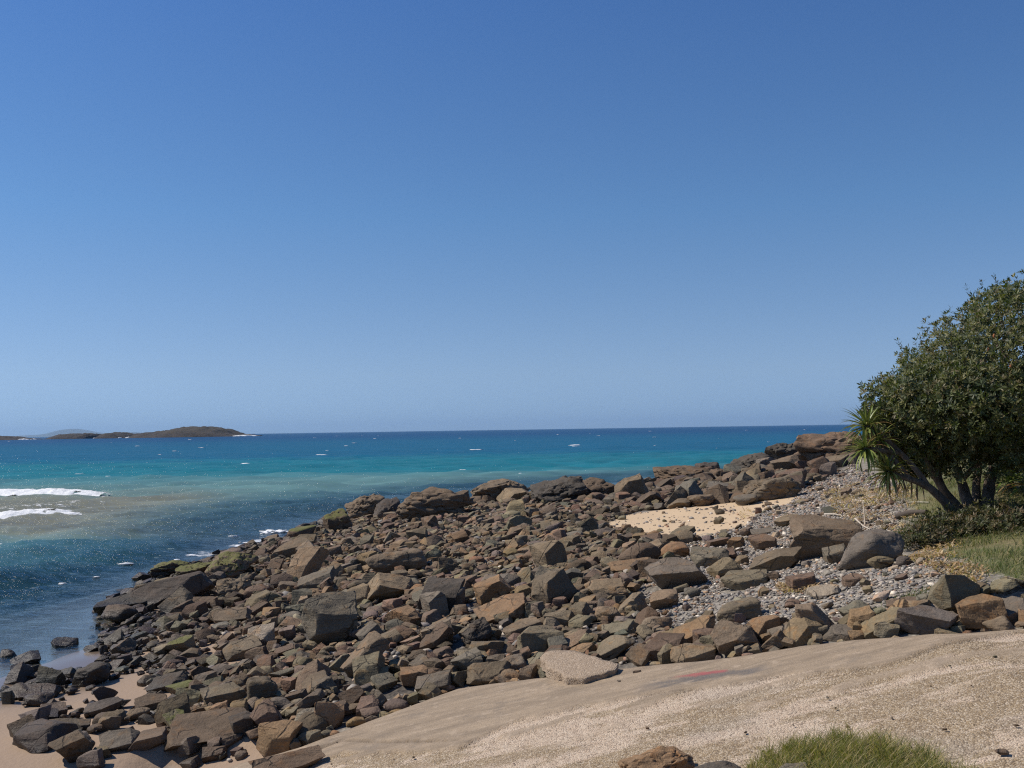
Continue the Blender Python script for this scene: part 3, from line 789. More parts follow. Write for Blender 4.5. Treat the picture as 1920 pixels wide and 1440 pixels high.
# ------------------------------------------------------------------ rocks one can single out
# x0, x1, top, bottom in the photograph; kind; colour; tilt; depth/width; moss; label
HERO = [
 # --- on the sand and in the shallows
 (95, 174, 1366, 1436, 'tall', 'umber', -28, .8, 0, 'large upright rock on the sand with a smooth sloping face and a black side'),
 (138, 203, 1242, 1288, 'round', 'dark', -5, .8, 0, 'big rounded dark boulder at the upper edge of the damp sand'),
 (60, 116, 1256, 1286, 'wedge', 'dark', -10, .8, 0, 'smooth dark wedge of rock beside the wet sand'),
 (34, 112, 1282, 1312, 'slab', 'umber', -8, .7, 0, 'long dark slab behind a rounded boulder on the sand'),
 (48, 99, 1299, 1326, 'round', 'umber', 0, .8, 0, 'rounded brown boulder half sunk in the sand in front of a slab'),
 (0, 56, 1281, 1313, 'wedge', 'umber', -14, .8, 0, 'low dark rock with a sloping back on the wet sand'),
 (278, 354, 1258, 1300, 'wedge', 'dark', -16, .6, 0, 'black wedge-shaped boulder leaning over a strip of sand'),
 (312, 368, 1276, 1308, 'block', 'green', -10, .7, 1, 'grey rock with a yellow-green ledge beside the black wedge boulder'),
 (160, 226, 1306, 1344, 'slab', 'dark', -12, .8, 0, 'stacked dark slab lying across the sand'),
 (55, 106, 1330, 1358, 'wedge', 'dark', 14, .8, 0, 'small dark rock with a hollow side standing in smooth sand'),
 (60, 118, 1352, 1382, 'slab', 'umber', -20, .7, 0, 'dark slab leaning against the sand near the upright rock'),
 (96, 166, 1346, 1376, 'slab', 'umber', -3, .8, 0, 'flat smooth brown-grey slab among the rocks on the sand'),
 (190, 262, 1368, 1412, 'slab', 'blue', -18, .7, 0, 'bluish grey slab tilted over black shadow near the sand'),
 (235, 312, 1372, 1412, 'wedge', 'brown', -18, .7, 0, 'brown split rock leaning beside the bluish slab'),
 (312, 478, 1338, 1408, 'slab', 'umber', -6, .8, 0, 'very broad flat brown slab below the foot of the ramp'),
 (255, 313, 1300, 1340, 'block', 'umber', -12, .8, 0, 'angular brown block with a steep dark side near the sand'),
 (238, 280, 1326, 1352, 'round', 'brown', 0, .8, 0, 'rounded light brown rock among darker ones near the sand'),
 (306, 352, 1330, 1372, 'block', 'green', -10, .8, 1, 'yellow-stained rock with a round hollow above the broad slab'),
 (430, 478, 1338, 1384, 'block', 'dark', -20, .8, 0, 'dark block with a yellowish rim above the broad slab'),
 (400, 458, 1372, 1408, 'block', 'umber', -10, .8, 0, 'squat reddish brown block at the edge of the broad slab'),
 (380, 425, 1398, 1432, 'block', 'umber', -10, .8, 0, 'small angular brown rock at the foot of the ramp'),
 (98, 145, 1197, 1213, 'slab', 'dark', 0, .8, 0, 'low wet black rock with two humps in the shallows'),
 (22, 73, 1227, 1247, 'wedge', 'dark', 10, .8, 0, 'wet grey pyramid-shaped rock standing in the shallows'),
 (22, 62, 1247, 1260, 'slab', 'dark', 0, .8, 0, 'flat wet rock barely above the shallows beside the pyramid-shaped one'),
 (0, 32, 1221, 1233, 'round', 'dark', 0, .8, 0, 'small smooth wet hump of rock in the shallows'),
 (158, 188, 1207, 1223, 'wedge', 'dark', -15, .8, 0, 'small black wedge at the edge of the wet sand'),
 (182, 292, 1118, 1150, 'slab', 'dark', -4, .6, 0, 'long low wet black ledge running out into the water'),
 (236, 276, 1133, 1156, 'round', 'umber', 0, .8, 0, 'round brown rock sitting in the water by the black ledge'),
 (248, 398, 1080, 1138, 'wedge', 'dark', -20, .4, 0, 'long black shadowed slab rising from the water'),
 (298, 360, 1098, 1156, 'slab', 'grey', -48, .5, 0, 'long smooth grey slab tilted steeply with a black side'),
 (284, 352, 1050, 1082, 'outcrop', 'umber', -12, .8, 1, 'green mossy hump of bedrock at the water line'),
 (330, 402, 1052, 1090, 'outcrop', 'umber', -10, .8, 1, 'moss-streaked bedrock slope at the water line'),
 (388, 482, 1032, 1088, 'outcrop', 'brown', -20, .7, 1, 'large brown outcrop with a black overhanging side at the water'),
 (310, 366, 1190, 1230, 'block', 'green', -14, .8, 1, 'rock with a yellow-green mossy face and a black side'),
 (390, 470, 1140, 1172, 'slab', 'brown', -5, .7, 0, 'broad low brown slab with a crusted lower edge'),
 (352, 410, 1118, 1145, 'slab', 'umber', -6, .7, 0, 'dark flat slab behind the tilted grey slab'),
 (408, 470, 1082, 1122, 'outcrop', 'brown', -15, .7, 0, 'cracked brown outcrop beside a reddish domed rock'),
 (450, 504, 1096, 1124, 'round', 'red', -5, .8, 0, 'smooth reddish brown domed rock'),
 (420, 490, 1195, 1238, 'slab', 'brown', -6, .8, 0, 'broad pale brown slab with a wavy crack'),
 (464, 514, 1166, 1222, 'block', 'pale', -18, .7, 0, 'pale pinkish rock with pitted surface and black side'),
 # --- the water's edge further out
 (514, 580, 1008, 1046, 'slab', 'brown', -18, .7, 0, 'smooth brown slab dipping to the water beside mossy rocks'),
 (540, 592, 984, 1012, 'round', 'umber', 0, .8, 1, 'rounded rock capped with bright green moss at the water'),
 (606, 660, 952, 998, 'outcrop', 'umber', -20, .7, 1, 'green mossy rock slope below a big pointed outcrop'),
 (648, 720, 924, 974, 'outcrop', 'brown', -12, .8, 0, 'big pointed brown outcrop at the water with a dark cleft'),
 (700, 752, 932, 970, 'outcrop', 'dark', 0, .8, 0, 'dark jagged outcrop beside the pointed brown one'),
 (746, 890, 918, 972, 'outcrop', 'brown', -6, .6, 0, 'broad layered outcrop of brown bedrock at the sea side'),
 (884, 992, 896, 944, 'outcrop', 'brown', -6, .6, 0, 'long humped bedrock outcrop in front of the blue sea'),
 (932, 994, 914, 946, 'wedge', 'tan', -10, .6, 0, 'tan wedge of rock leaning on the humped outcrop'),
 (992, 1100, 890, 945, 'outcrop', 'dark', -22, .6, 0, 'dark steeply layered outcrop on the ridge'),
 (1066, 1162, 894, 940, 'outcrop', 'umber', -14, .6, 0, 'rough orange-brown outcrop with deep pits on the ridge'),
 (1154, 1222, 886, 944, 'block', 'brown', -16, .7, 0, 'large smooth boulder with an orange upper edge on the ridge'),
 (1184, 1242, 920, 950, 'wedge', 'umber', -15, .7, 0, 'brown triangular rock in front of the orange-edged boulder'),
 (1226, 1330, 876, 906, 'outcrop', 'umber', -8, .6, 0, 'low cracked bedrock platform at the sea on the ridge'),
 (1304, 1350, 866, 890, 'outcrop', 'dark', -5, .7, 0, 'dark rounded knob of rock on the ridge by the sea'),
 (1255, 1296, 934, 953, 'block', 'brown', -5, .7, 0, 'square brown block at the back of the sand patch'),
 (1290, 1340, 926, 950, 'outcrop', 'brown', -5, .7, 0, 'layered grey-brown block at the back of the sand patch'),
 (1300, 1336, 886, 912, 'block', 'umber', -10, .8, 0, 'rusty angular block in the middle of the ridge'),
 (1326, 1374, 902, 926, 'block', 'grey', -10, .8, 0, 'grey angular boulder with a dark side on the ridge'),
 (1330, 1372, 878, 902, 'outcrop', 'red', -6, .8, 0, 'reddish rough rock in front of the dark ridge'),
 (1358, 1444, 848, 892, 'outcrop', 'dark', -12, .6, 0, 'dark jagged crest of rock standing against the sea'),
 (1436, 1502, 830, 870, 'outcrop', 'dark', -10, .7, 0, 'dark knob of rock below the headland slope'),
 (1446, 1506, 852, 890, 'block', 'brown', -14, .8, 0, 'smooth brown boulder with a reddish side below the dark knob'),
 (1396, 1500, 896, 938, 'outcrop', 'brown', -16, .6, 0, 'very large smooth brown boulder above the sand patch'),
 (1458, 1512, 878, 912, 'round', 'red', -10, .8, 0, 'rounded reddish brown rock behind the very large smooth boulder'),
 (1376, 1420, 926, 948, 'round', 'grey', -10, .8, 0, 'small smooth grey rock lying at the rim of the sand patch'),
 (1494, 1640, 810, 868, 'outcrop', 'red', -14, .5, 0, 'reddish brown headland slope of bare rock behind the screw pine'),
 (1500, 1560, 838, 866, 'outcrop', 'umber', -8, .6, 0, 'dark gullied rock face on the headland slope'),
 (1520, 1590, 852, 880, 'slab', 'brown', -12, .6, 0, 'broad smooth rock sheet at the top of the pebble beach'),
 # --- middle of the boulder field
 (540, 616, 1022, 1090, 'slab', 'tan', -42, .7, 0, 'large tan slab tilted up with a black broken right side'),
 (560, 628, 1062, 1108, 'slab', 'grey', -24, .7, 0, 'wrinkled grey slab at the foot of the large tan slab'),
 (688, 806, 1034, 1078, 'round', 'brown', -8, .7, 0, 'large smooth whale-backed boulder'),
 (680, 778, 1072, 1130, 'wedge', 'tan', -18, .7, 0, 'large tan boulder with a black undercut front'),
 (652, 702, 1094, 1138, 'block', 'tan', -14, .7, 0, 'tan block leaning on the black undercut boulder'),
 (568, 668, 1108, 1212, 'block', 'grey', 4, .7, 0, 'massive dark boulder with a lit yellow left edge and black face'),
 (784, 872, 1084, 1150, 'block', 'dark', -6, .8, 0, 'dark grey bulky boulder with a rough lumpy top'),
 (640, 730, 1186, 1270, 'slab', 'brown', -50, .6, 0, 'large brown slab standing steeply among small stones'),
 (668, 714, 1162, 1196, 'wedge', 'grey', -20, .7, 0, 'grey wedge of rock in front of the massive dark boulder'),
 (668, 722, 1164, 1210, 'block', 'grey', -26, .7, 0, 'grey-brown block with a flat lit face above the steep brown slab'),
 (720, 792, 1134, 1182, 'wedge', 'orange', -30, .7, 0, 'rusty wedge with one orange face and one black face'),
 (788, 850, 1166, 1222, 'slab', 'umber', -40, .6, 0, 'narrow brown slab tilted beside a grey one'),
 (824, 872, 1100, 1145, 'round', 'grey', -8, .8, 0, 'lumpy grey rock behind the dark bulky boulder'),
 (866, 922, 1158, 1214, 'outcrop', 'dark', -12, .8, 0, 'dark rock with a round hollow face'),
 (752, 804, 1248, 1290, 'block', 'orange', -8, .8, 0, 'yellow-brown square block near the ramp'),
 (780, 848, 1256, 1310, 'block', 'grey', -24, .7, 0, 'grey-brown boulder with rusty base against the ramp'),
 (470, 528, 1312, 1374, 'block', 'red', -30, .8, 0, 'reddish brown boulder with flat faces and a black right side'),
 (610, 662, 1316, 1348, 'block', 'red', -8, .8, 0, 'reddish block with a grey broken corner by the ramp'),
 (552, 616, 1328, 1368, 'slab', 'pale', -28, .35, 0, 'pale pitted log-shaped stone by the ramp'),
 (464, 520, 1268, 1322, 'round', 'umber', -25, .8, 0, 'smooth dome-shaped umber boulder'),
 (418, 462, 1270, 1302, 'round', 'umber', -5, .8, 0, 'rounded purplish brown boulder next to the dome-shaped one'),
 (534, 578, 1290, 1320, 'block', 'umber', -20, .8, 0, 'flat-faced brown block among small cobbles'),
 (584, 624, 1254, 1278, 'block', 'tan', -4, .8, 0, 'small square tan block among small cobbles'),
 (886, 962, 1078, 1132, 'block', 'orange', -20, .7, 0, 'ochre boulder with a scabbed crust leaning back'),
 (888, 1004, 1114, 1170, 'wedge', 'orange', -16, .7, 0, 'big boulder with an ochre left face and dark grey right face'),
 (1104, 1178, 1084, 1130, 'block', 'tan', -10, .8, 0, 'grey-topped boulder with a yellow left face and black right face'),
 (1004, 1062, 1060, 1106, 'block', 'grey', 6, .8, 0, 'block with a black square front face and grey top'),
 (944, 1016, 1158, 1202, 'slab', 'brown', -16, .7, 0, 'brown slab with a straight groove on its top'),
 (1046, 1118, 1206, 1242, 'wedge', 'orange', -18, .8, 0, 'bright orange-brown rock with a small dark hole'),
 (1120, 1192, 1190, 1238, 'slab', 'green', -30, .7, 0, 'olive layered slab leaning over the ramp edge'),
 (1128, 1202, 1166, 1198, 'wedge', 'green', -14, .8, 0, 'smooth olive-grey rock behind the layered slab'),
 (1204, 1284, 1188, 1250, 'wedge', 'umber', 8, .7, 0, 'dark brown overhanging boulder with a black hollow below'),
 (1234, 1268, 1208, 1256, 'tall', 'green', -4, .8, 0, 'thin upright wedge in front of the overhanging boulder'),
 (1258, 1342, 1210, 1252, 'slab', 'tan', -8, .6, 0, 'long rusty-rimmed slab along the ramp edge'),
 (1300, 1348, 1178, 1212, 'block', 'red', -6, .8, 0, 'brick-red square block behind the ramp edge rocks'),
 (1336, 1430, 1162, 1231, 'block', 'green', -22, .7, 0, 'olive block split by cracks into layers with a black right side'),
 (1346, 1426, 1118, 1168, 'round', 'brown', -10, .8, 0, 'domed brown rock with curved cracks on the pebbles'),
 (876, 956, 1240, 1290, 'block', 'brown', -12, .7, 0, 'brown block with a black overhanging front at the ramp edge'),
 (928, 988, 1224, 1266, 'round', 'grey', -10, .8, 0, 'rounded grey rock behind the overhanging block at the ramp edge'),
 (975, 1000, 1212, 1246, 'block', 'red', -18, .8, 0, 'small red-brown block with a black side near the concrete slab'),
 (1220, 1272, 1104, 1144, 'tall', 'tan', -4, .9, 0, 'tan pyramid-shaped rock on the pebbles'),
 (1156, 1216, 1112, 1152, 'wedge', 'tan', -16, .8, 0, 'tan angular rock beside the pyramid-shaped one'),
 (1210, 1324, 1044, 1108, 'block', 'grey', -14, .8, 0, 'large flat-topped grey slab with a black undercut side'),
 (1000, 1022, 1050, 1066, 'block', 'pale', -10, .8, 0, 'small whitish rock among brown ones'),
 # --- along the ramp edge to the right
 (1424, 1484, 1182, 1224, 'wedge', 'brown', -24, .7, 0, 'brown rock with a slanting tan top along the ramp edge'),
 (1464, 1552, 1156, 1214, 'wedge', 'tan', -24, .6, 0, 'big triangular tan-grey rock leaning along the ramp edge'),
 (1544, 1622, 1174, 1208, 'slab', 'blue', -6, .7, 0, 'low bluish rock with an orange corner along the ramp edge'),
 (1588, 1642, 1136, 1192, 'block', 'orange', -6, .8, 0, 'rust-coloured rock with a dark notch behind the ramp edge'),
 (1618, 1698, 1138, 1202, 'wedge', 'tan', -10, .7, 0, 'tall tan rock with a cream streak at the ramp edge'),
 (1682, 1792, 1136, 1198, 'block', 'blue', 10, .7, 0, 'big dark grey block with a rusty left corner at the ramp edge'),
 (1664, 1722, 1120, 1150, 'block', 'red', -10, .8, 0, 'red-brown flat block behind the big dark grey one'),
 (1722, 1782, 1120, 1156, 'round', 'pale', -10, .8, 0, 'pale grey rounded rock behind the ramp edge'),
 (1768, 1812, 1122, 1160, 'slab', 'grey', -20, .7, 0, 'grey flat rock partly hidden by the orange block'),
 (1798, 1888, 1114, 1184, 'block', 'orange', -8, .7, 0, 'large orange-stained block at the upper end of the ramp edge'),
 (1868, 1960, 1118, 1176, 'slab', 'blue', -12, .7, 0, 'blue-grey slab with a tan corner beside the orange-stained block'),
 # --- on the pebbles
 (1478, 1612, 962, 1046, 'block', 'brown', 6, .8, 0, 'huge flat-topped tan boulder with a black undercut front'),
 (1544, 1594, 1018, 1058, 'block', 'grey', -8, .8, 0, 'small grey block wedged below two big boulders'),
 (1580, 1692, 992, 1066, 'round', 'blue', -14, .7, 0, 'big smooth grey boulder with a white scar beside the shrub'),
 (1408, 1502, 1022, 1072, 'wedge', 'brown', -8, .8, 0, 'brown boulder with a dark shadowed face left of the huge one'),
 (1404, 1456, 1000, 1032, 'block', 'red', -4, .8, 0, 'brick-red square block on the pebbles'),
 (1364, 1396, 1006, 1028, 'block', 'orange', -10, .8, 0, 'small orange block on the pebbles'),
 (1326, 1366, 1006, 1026, 'wedge', 'red', -10, .8, 0, 'rusty low rock beside the small orange block'),
 (1326, 1392, 1044, 1082, 'slab', 'tan', -20, .6, 0, 'brown loaf-shaped slab beside the flat-topped slab'),
 (1352, 1386, 1026, 1052, 'wedge', 'red', -20, .8, 0, 'small red-brown wedge at the end of a flat grey slab'),
 (1354, 1442, 1068, 1106, 'slab', 'green', -6, .8, 0, 'flat olive-grey slab lying in the pebbles'),
 (1296, 1366, 1026, 1064, 'slab', 'grey', -3, .8, 0, 'flat purplish grey slab level with the pebbles'),
 (1474, 1532, 1074, 1110, 'block', 'red', -8, .8, 0, 'red-brown broken block among straw on the pebbles'),
 (1514, 1578, 1096, 1122, 'slab', 'pale', -10, .6, 0, 'pale cream-topped stone lying on the pebbles'),
 (1580, 1622, 1076, 1100, 'slab', 'red', -6, .8, 0, 'reddish flat stone half buried in pebbles'),
 (1454, 1504, 964, 986, 'slab', 'tan', -6, .8, 0, 'thin tan slab behind the huge flat-topped boulder'),
 (1408, 1452, 990, 1004, 'slab', 'grey', -10, .8, 0, 'long grey stone on the pebbles above the red block'),
 (1240, 1292, 1016, 1048, 'round', 'orange', -12, .8, 0, 'egg-shaped ochre rock with a grey end'),
 (1196, 1250, 1010, 1040, 'slab', 'tan', -12, .8, 0, 'long ochre-tipped rock behind the egg-shaped one'),
 (1140, 1222, 1046, 1076, 'slab', 'orange', -8, .8, 0, 'broad ochre slab with a black right edge'),
 # --- at the foot of the picture, on the near side of the ramp
 (470, 606, 1404, 1452, 'slab', 'umber', -26, .3, 0, 'long dark stone set in the broken lower edge of the ramp'),
 (1160, 1300, 1402, 1470, 'outcrop', 'orange', -22, .6, 0, 'orange and yellow rock with a grey top on the near side of the ramp'),
 (1300, 1396, 1424, 1480, 'round', 'dark', -8, .7, 0, 'dark rounded rock on the near side of the ramp'),
 (1440, 1520, 1430, 1480, 'slab', 'grey', -4, .7, 0, 'flat grey stone in front of the grass tuft'),
]
ROCKS = []      # every rock: dict with place, size and look
for k, (x0, x1, yt, yb, kind, colr, tilt, dr, moss, label) in enumerate(HERO):
    cx = (x0 + x1) / 2
    p = on_ramp([cx], [yb])[0]
    onr = yb > 1398 and (x0 > 1000 or x0 == 470)
    if not onr: p = hit(cx, yb)
    wade = (not onr) and p[2] < 0.02 and x0 < 620
    if wade: p = at_z(cx, yb, 0.0)
    dpt = (p - EYE) @ _F
    mpp = dpt / FPX
    w = (x1 - x0) * mpp
    dp = w * dr
    if dpt > 30: dp = min(w * 0.9, w * dr * 1.2)
    vis = (yb - yt) * mpp
    sa = (CAM_Z - p[2]) / max(p[1], 1)
    h = max(vis - dp * sa * 0.62, 0.28 * w if kind == 'slab' else 0.4 * w)
    h = min(h, vis * 1.02 + 0.02)
    vdir = np.array([p[0], p[1]]) / np.hypot(p[0], p[1])
    cxy = p[:2] + vdir * dp * 0.46
    gz = float(min(ground_z(*cxy), p[2] + 0.05))
    if onr: gz = p[2]
    sink = 0.14 * h
    ROCKS.append(dict(x=cxy[0], y=cxy[1], zb=p[2] * .6 + gz * .4 - sink, w=w * 1.06, d=dp * 1.06, h=h + sink, kind=kind, col=colr, tilt=tilt, moss=moss, label=label, px=x1 - x0, hero=True, seed=1000 + 37 * k, yaw=RNG.uniform(-25, 25)))
    R = ROCKS[-1]
    if wade:
        g_ = float(ground_z(R['x'], R['y'])) - .05
        R['h'] = h + max(.02, -g_); R['zb'] = min(g_, -.02)
    stamp(R['x'], R['y'], R['zb'], R['w'], R['d'], R['h'])

_sl = on_ramp([1085], [1268])[0]
stamp(_sl[0], _sl[1] + .12, _sl[2], 1.15, .75, .7)
# ------------------------------------------------------------------ the rest of the rocks, dropped from large to small
def zone_of(x, y):
    if any(in_poly(np.array([x]), np.array([y]), q)[0] for q in Z_LEFT): return 'left'
    a = np.array([x]); b = np.array([y])
    if in_poly(a, b, Z_SAND)[0]: return 'sand'
    if in_poly(a, b, Z_RIDGE)[0]: return 'ridge'
    if in_poly(a, b, Z_ROCK)[0]: return 'field'
    if in_poly(a, b, Z_PEBBLE)[0]: return 'pebble'
    return None
def strip(x, y):    # the row of stones along the ramp edge
    e = float(edge_y(np.array(x)))
    return 0.0 < y - e < 0.85 and -3.0 < x < 6.0
CAND = RNG.uniform([-13, 9], [17, 62], (90000, 2))
_zid = np.zeros(len(CAND), int)
for name_i, q in ((1, Z_PEBBLE), (2, Z_ROCK), (3, Z_RIDGE), (4, Z_LEFT[0]), (4, Z_LEFT[1]), (5, Z_SAND)):
    _zid = np.where(in_poly(CAND[:, 0], CAND[:, 1], q), name_i, _zid)
_ee = CAND[:, 1] - edge_y(CAND[:, 0])
_str = (_ee > 0.05) & (_ee < 0.8) & (CAND[:, 0] > -3) & (CAND[:, 0] < 6)
_zid = np.where(_str & (_zid < 2), 6, _zid)
_zid = np.where((_ee < 0.12) & (CAND[:, 0] > -3.6), 0, _zid)
ZN = {1: 'pebble', 2: 'field', 3: 'ridge', 4: 'left', 5: 'sand', 6: 'edge'}
_ci = {i: list(np.where(_zid == i)[0]) for i in ZN}
PAL_Z = {'field': ('brown', 'brown', 'brown', 'grey', 'grey', 'tan', 'green', 'umber', 'orange', 'red'), 'left': ('umber', 'umber', 'dark', 'brown', 'blue'), 'ridge': ('brown', 'brown', 'umber', 'grey', 'red'),
         'pebble': ('grey', 'brown', 'red', 'tan', 'blue', 'pale'), 'sand': ('grey', 'brown'), 'edge': ('tan', 'grey', 'orange', 'brown', 'green')}
QUOTA = [  # size range, count per zone
    ((0.55, 0.82), {2: 45, 3: 60, 4: 1}),
    ((0.38, 0.55), {2: 280, 3: 200, 4: 5, 6: 6}),
    ((0.26, 0.38), {2: 1200, 3: 320, 4: 12, 6: 30, 1: 14, 5: 3}),
    ((0.16, 0.26), {2: 3200, 3: 420, 4: 26, 6: 60, 1: 60, 5: 5}),
    ((0.09, 0.16), {2: 5200, 3: 500, 4: 40, 6: 140, 1: 300, 5: 10}),
]
for (lo, hi), q in QUOTA:
    for zi, cnt in q.items():
        made = tries = 0
        pool = _ci[zi]
        while made < cnt and tries < cnt * 6 and pool:
            tries += 1
            x, y = CAND[pool[RNG.integers(len(pool))]] + RNG.uniform(-.15, .15, 2)
            w = RNG.uniform(lo, hi)
            if ZN[zi] == 'ridge': w *= 1.25
            d_ = w * RNG.uniform(.65, .95)
            kind = RNG.choice(['block', 'slab', 'round', 'wedge'], p=[.34, .3, .16, .2])
            h = w * {'block': RNG.uniform(.55, .9), 'slab': RNG.uniform(.38, .62), 'round': RNG.uniform(.45, .65), 'wedge': RNG.uniform(.55, .9)}[kind]
            wv = window(x, y, w * .42, d_ * .42)
            if wv is None: continue
            sl, qq = wv
            m = qq < 1
            if not m.any(): continue
            rise = (TOP[sl] - BASE[sl])[m]
            if rise.max() > 1.1 * h + .12 or (rise > .04).mean() > (.42 if w > .3 else .55): continue
            zb = float(BASE[sl][m].mean() + .55 * rise.mean()) - .16 * h
            zn = ZN[zi]
            if y - float(edge_y(np.array(x))) < d_ * .45 + .03 and x > -3.2: continue
            pal = PAL_Z[zn]
            ROCKS.append(dict(x=x, y=y, zb=zb, w=w, d=d_, h=h, kind=str(kind), col=pal[RNG.integers(len(pal))], tilt=None, moss=0, label=None, hero=False, seed=int(RNG.integers(1, 9999)), yaw=None, zone=zn))
            stamp(x, y, zb, w, d_, h)
            made += 1

P3 = np.array([(R['x'], R['y'], R['zb'] + R['h'] / 2) for R in ROCKS])
_pu, _pv, _pc = project(P3)
for R, u, v, c_ in zip(ROCKS, _pu, _pv, _pc):
    R['px'] = R['w'] * FPX / c_
    R['u'], R['v'], R['c'] = u, v, c_
    R['vis'] = -40 < u < 1960 and v < 1500

def jitter_col(name, s=.10):
    c = np.array(PAL[name])
    return np.clip(c * (1 + RNG.normal(0, s)) * (1 + RNG.normal(0, s * .35, 3)), .02, .6)

rest = [R for R in ROCKS if not R['hero']]
rest.sort(key=lambda R: -(R['px'] * (R['h'] / R['w'] + .3)) if R['vis'] else 0)
n_single = 300 - len(HERO)
singles, many = rest[:n_single], rest[n_single:]

SHAPES = {}
def shared_mesh(kind, idx, level, mat):
    key = (kind, idx, level)
    if key not in SHAPES:
        p, Fc, ext = rock_shape(5000 + 131 * idx + len(kind), level, kind, yaw=(idx * 53) % 360)
        me = mesh_np('rock', p, Fc)
        me.set_sharp_from_angle(angle=math.radians(30 if kind != 'round' else 60))
        me.materials.append(mat)
        SHAPES[key] = me
    return SHAPES[key]

COLW = {'brown': 'brown', 'grey': 'grey', 'tan': 'tan', 'orange': 'ochre', 'dark': 'blackish', 'red': 'reddish brown', 'pale': 'pale', 'green': 'olive', 'blue': 'bluish grey', 'umber': 'dark brown'}
SHPW = {'block': 'angular rock', 'slab': 'flat slab', 'round': 'rounded rock', 'wedge': 'wedge-shaped rock'}
ZONW = {'field': 'in the crowded boulder field between ramp and ridge', 'ridge': 'on the rocky ridge beside the open sea', 'left': 'lying on the damp sand', 'pebble': 'lying on the pebble beach', 'sand': 'on the patch of golden sand', 'edge': 'in the row along the ramp edge'}
GRPW = {'field': 'boulder field rocks', 'ridge': 'ridge rocks', 'left': 'rocks on the damp sand', 'pebble': 'stones on the pebble beach', 'sand': 'stones on the sand patch', 'edge': 'stones along the ramp edge'}
for R in ROCKS:
    if not R['hero']: continue
    lvl = 5 if R['px'] > 58 else 4
    ovr = float(np.clip(RNG.normal(.26, .12), 0, .6)) + (.2 if any(w_ in R['label'] for w_ in ('undercut', 'overhang', 'black', 'shadow')) else 0)
    p, Fc, ext = rock_shape(R['seed'], lvl, R['kind'], tilt=R['tilt'], yaw=R['yaw'], over=ovr)
    me = mesh_np('boulder', p, Fc)
    me.set_sharp_from_angle(angle=math.radians(30 if R['kind'] not in ('round', 'outcrop') else 50))
    o = add_obj('boulder', me, MAT_ROCK_MOSS if R['moss'] else MAT_ROCK, label=R['label'], category='boulder')
    o.location = (R['x'], R['y'], R['zb'] + R['h'] / 2)
    o.scale = (R['w'], R['d'], R['h'])
    o.rotation_euler = (0, 0, math.atan2(-R['x'], R['y']))
    o.color = (*jitter_col(R['col'], .06), 1)
HXY = np.array([(R['x'], R['y']) for R in ROCKS if R['hero']])
HEAD = []
USED = set()
for R in ROCKS:
    if R['hero']:
        words = R['label'].split()
        cut = len(words)
        for i_, w_ in enumerate(words):
            if i_ > 1 and w_ in ('with', 'beside', 'at', 'on', 'in', 'near', 'leaning', 'lying', 'behind', 'among', 'below', 'above', 'half', 'standing', 'sitting', 'running', 'rising', 'tilted', 'against', 'along', 'across', 'barely', 'dipping', 'capped', 'split', 'wedged', 'level', 'partly', 'left', 'over', 'by', 'to'):
                cut = i_; break
        HEAD.append(' '.join(words[:min(cut, 7)]))
for R in singles:
    zn = R['zone']
    if zn == 'field' and R['x'] < -3.2 and R['zb'] < .32: zn2 = 'low'
    else: zn2 = zn
    col_ = R['col']
    if zn2 == 'low': col_ = {'tan': 'umber', 'orange': 'brown', 'red': 'umber', 'brown': 'umber'}.get(col_, col_)
    where = 'in the dark damp rocks by the waterline' if zn2 == 'low' else ZONW[zn]
    dd = np.hypot(HXY[:, 0] - R['x'], HXY[:, 1] - R['y'])
    kx = int(np.argmin(dd))
    if dd[kx] < 2.0:
        vx, vy = R['x'] - HXY[kx, 0], R['y'] - HXY[kx, 1]
        side = ('landward' if vx > 0 else 'seaward') if abs(vx) > abs(vy) else ('ridge' if vy > 0 else 'ramp')
        where = f"on the {side} side of the {HEAD[kx]}"
    size = 'large ' if R['w'] > .55 else 'medium ' if R['w'] > .40 else 'small '
    label = ' '.join(f"{size}{COLW[col_]} {SHPW[R['kind']]} {where}".split()[:16])
    if label in USED:
        k2 = int(np.argsort(dd)[1])
        label = ' '.join(f"{COLW[col_]} {SHPW[R['kind']]} between the {HEAD[kx]} and the {HEAD[k2]}".split()[:16])
    USED.add(label)
    me = shared_mesh(R['kind'], R['seed'] % 9, 4, MAT_ROCK)
    o = add_obj('rock', me, None, label=label, category='rock', group='damp rocks by the waterline' if zn2 == 'low' else GRPW[zn])
    o.location = (R['x'], R['y'], R['zb'] + R['h'] / 2)
    o.scale = (R['w'], R['d'], R['h'])
    o.rotation_euler = (0, 0, RNG.normal(0, .5))
    o.color = (*jitter_col(col_), 1)

def pack(items, level, nvar):
    """many small rocks joined into one mesh"""
    VV, FF, CC = [], [], []
    base = 0
    shp = {}
    for R in items:
        key = (R['kind'], R['seed'] % nvar)
        if key not in shp:
            shp[key] = rock_shape(9000 + 17 * key[1] + len(key[0]), level, key[0], yaw=(key[1] * 77) % 360)[:2]
        p, Fc = shp[key]
        a = RNG.normal(0, .6); ca, sa = math.cos(a), math.sin(a)
        q = p * (R['w'], R['d'], R['h'])
        q = np.stack([q[:, 0] * ca - q[:, 1] * sa, q[:, 0] * sa + q[:, 1] * ca, q[:, 2]], 1) + (R['x'], R['y'], R['zb'] + R['h'] / 2)
        VV.append(q); FF.append(Fc + base); base += len(q)
        col_ = R['col']
        if R['x'] < -3.2 and R['zb'] < .32: col_ = {'tan': 'umber', 'orange': 'brown', 'red': 'umber', 'brown': 'umber'}.get(col_, col_)
        CC.append(np.repeat(jitter_col(col_, .14)[None], len(q), 0))
    me = mesh_np('rocks', np.concatenate(VV), np.concatenate(FF))
    me.set_sharp_from_angle(angle=math.radians(32))
    color_attr(me, 'tint', np.concatenate(CC))
    return me
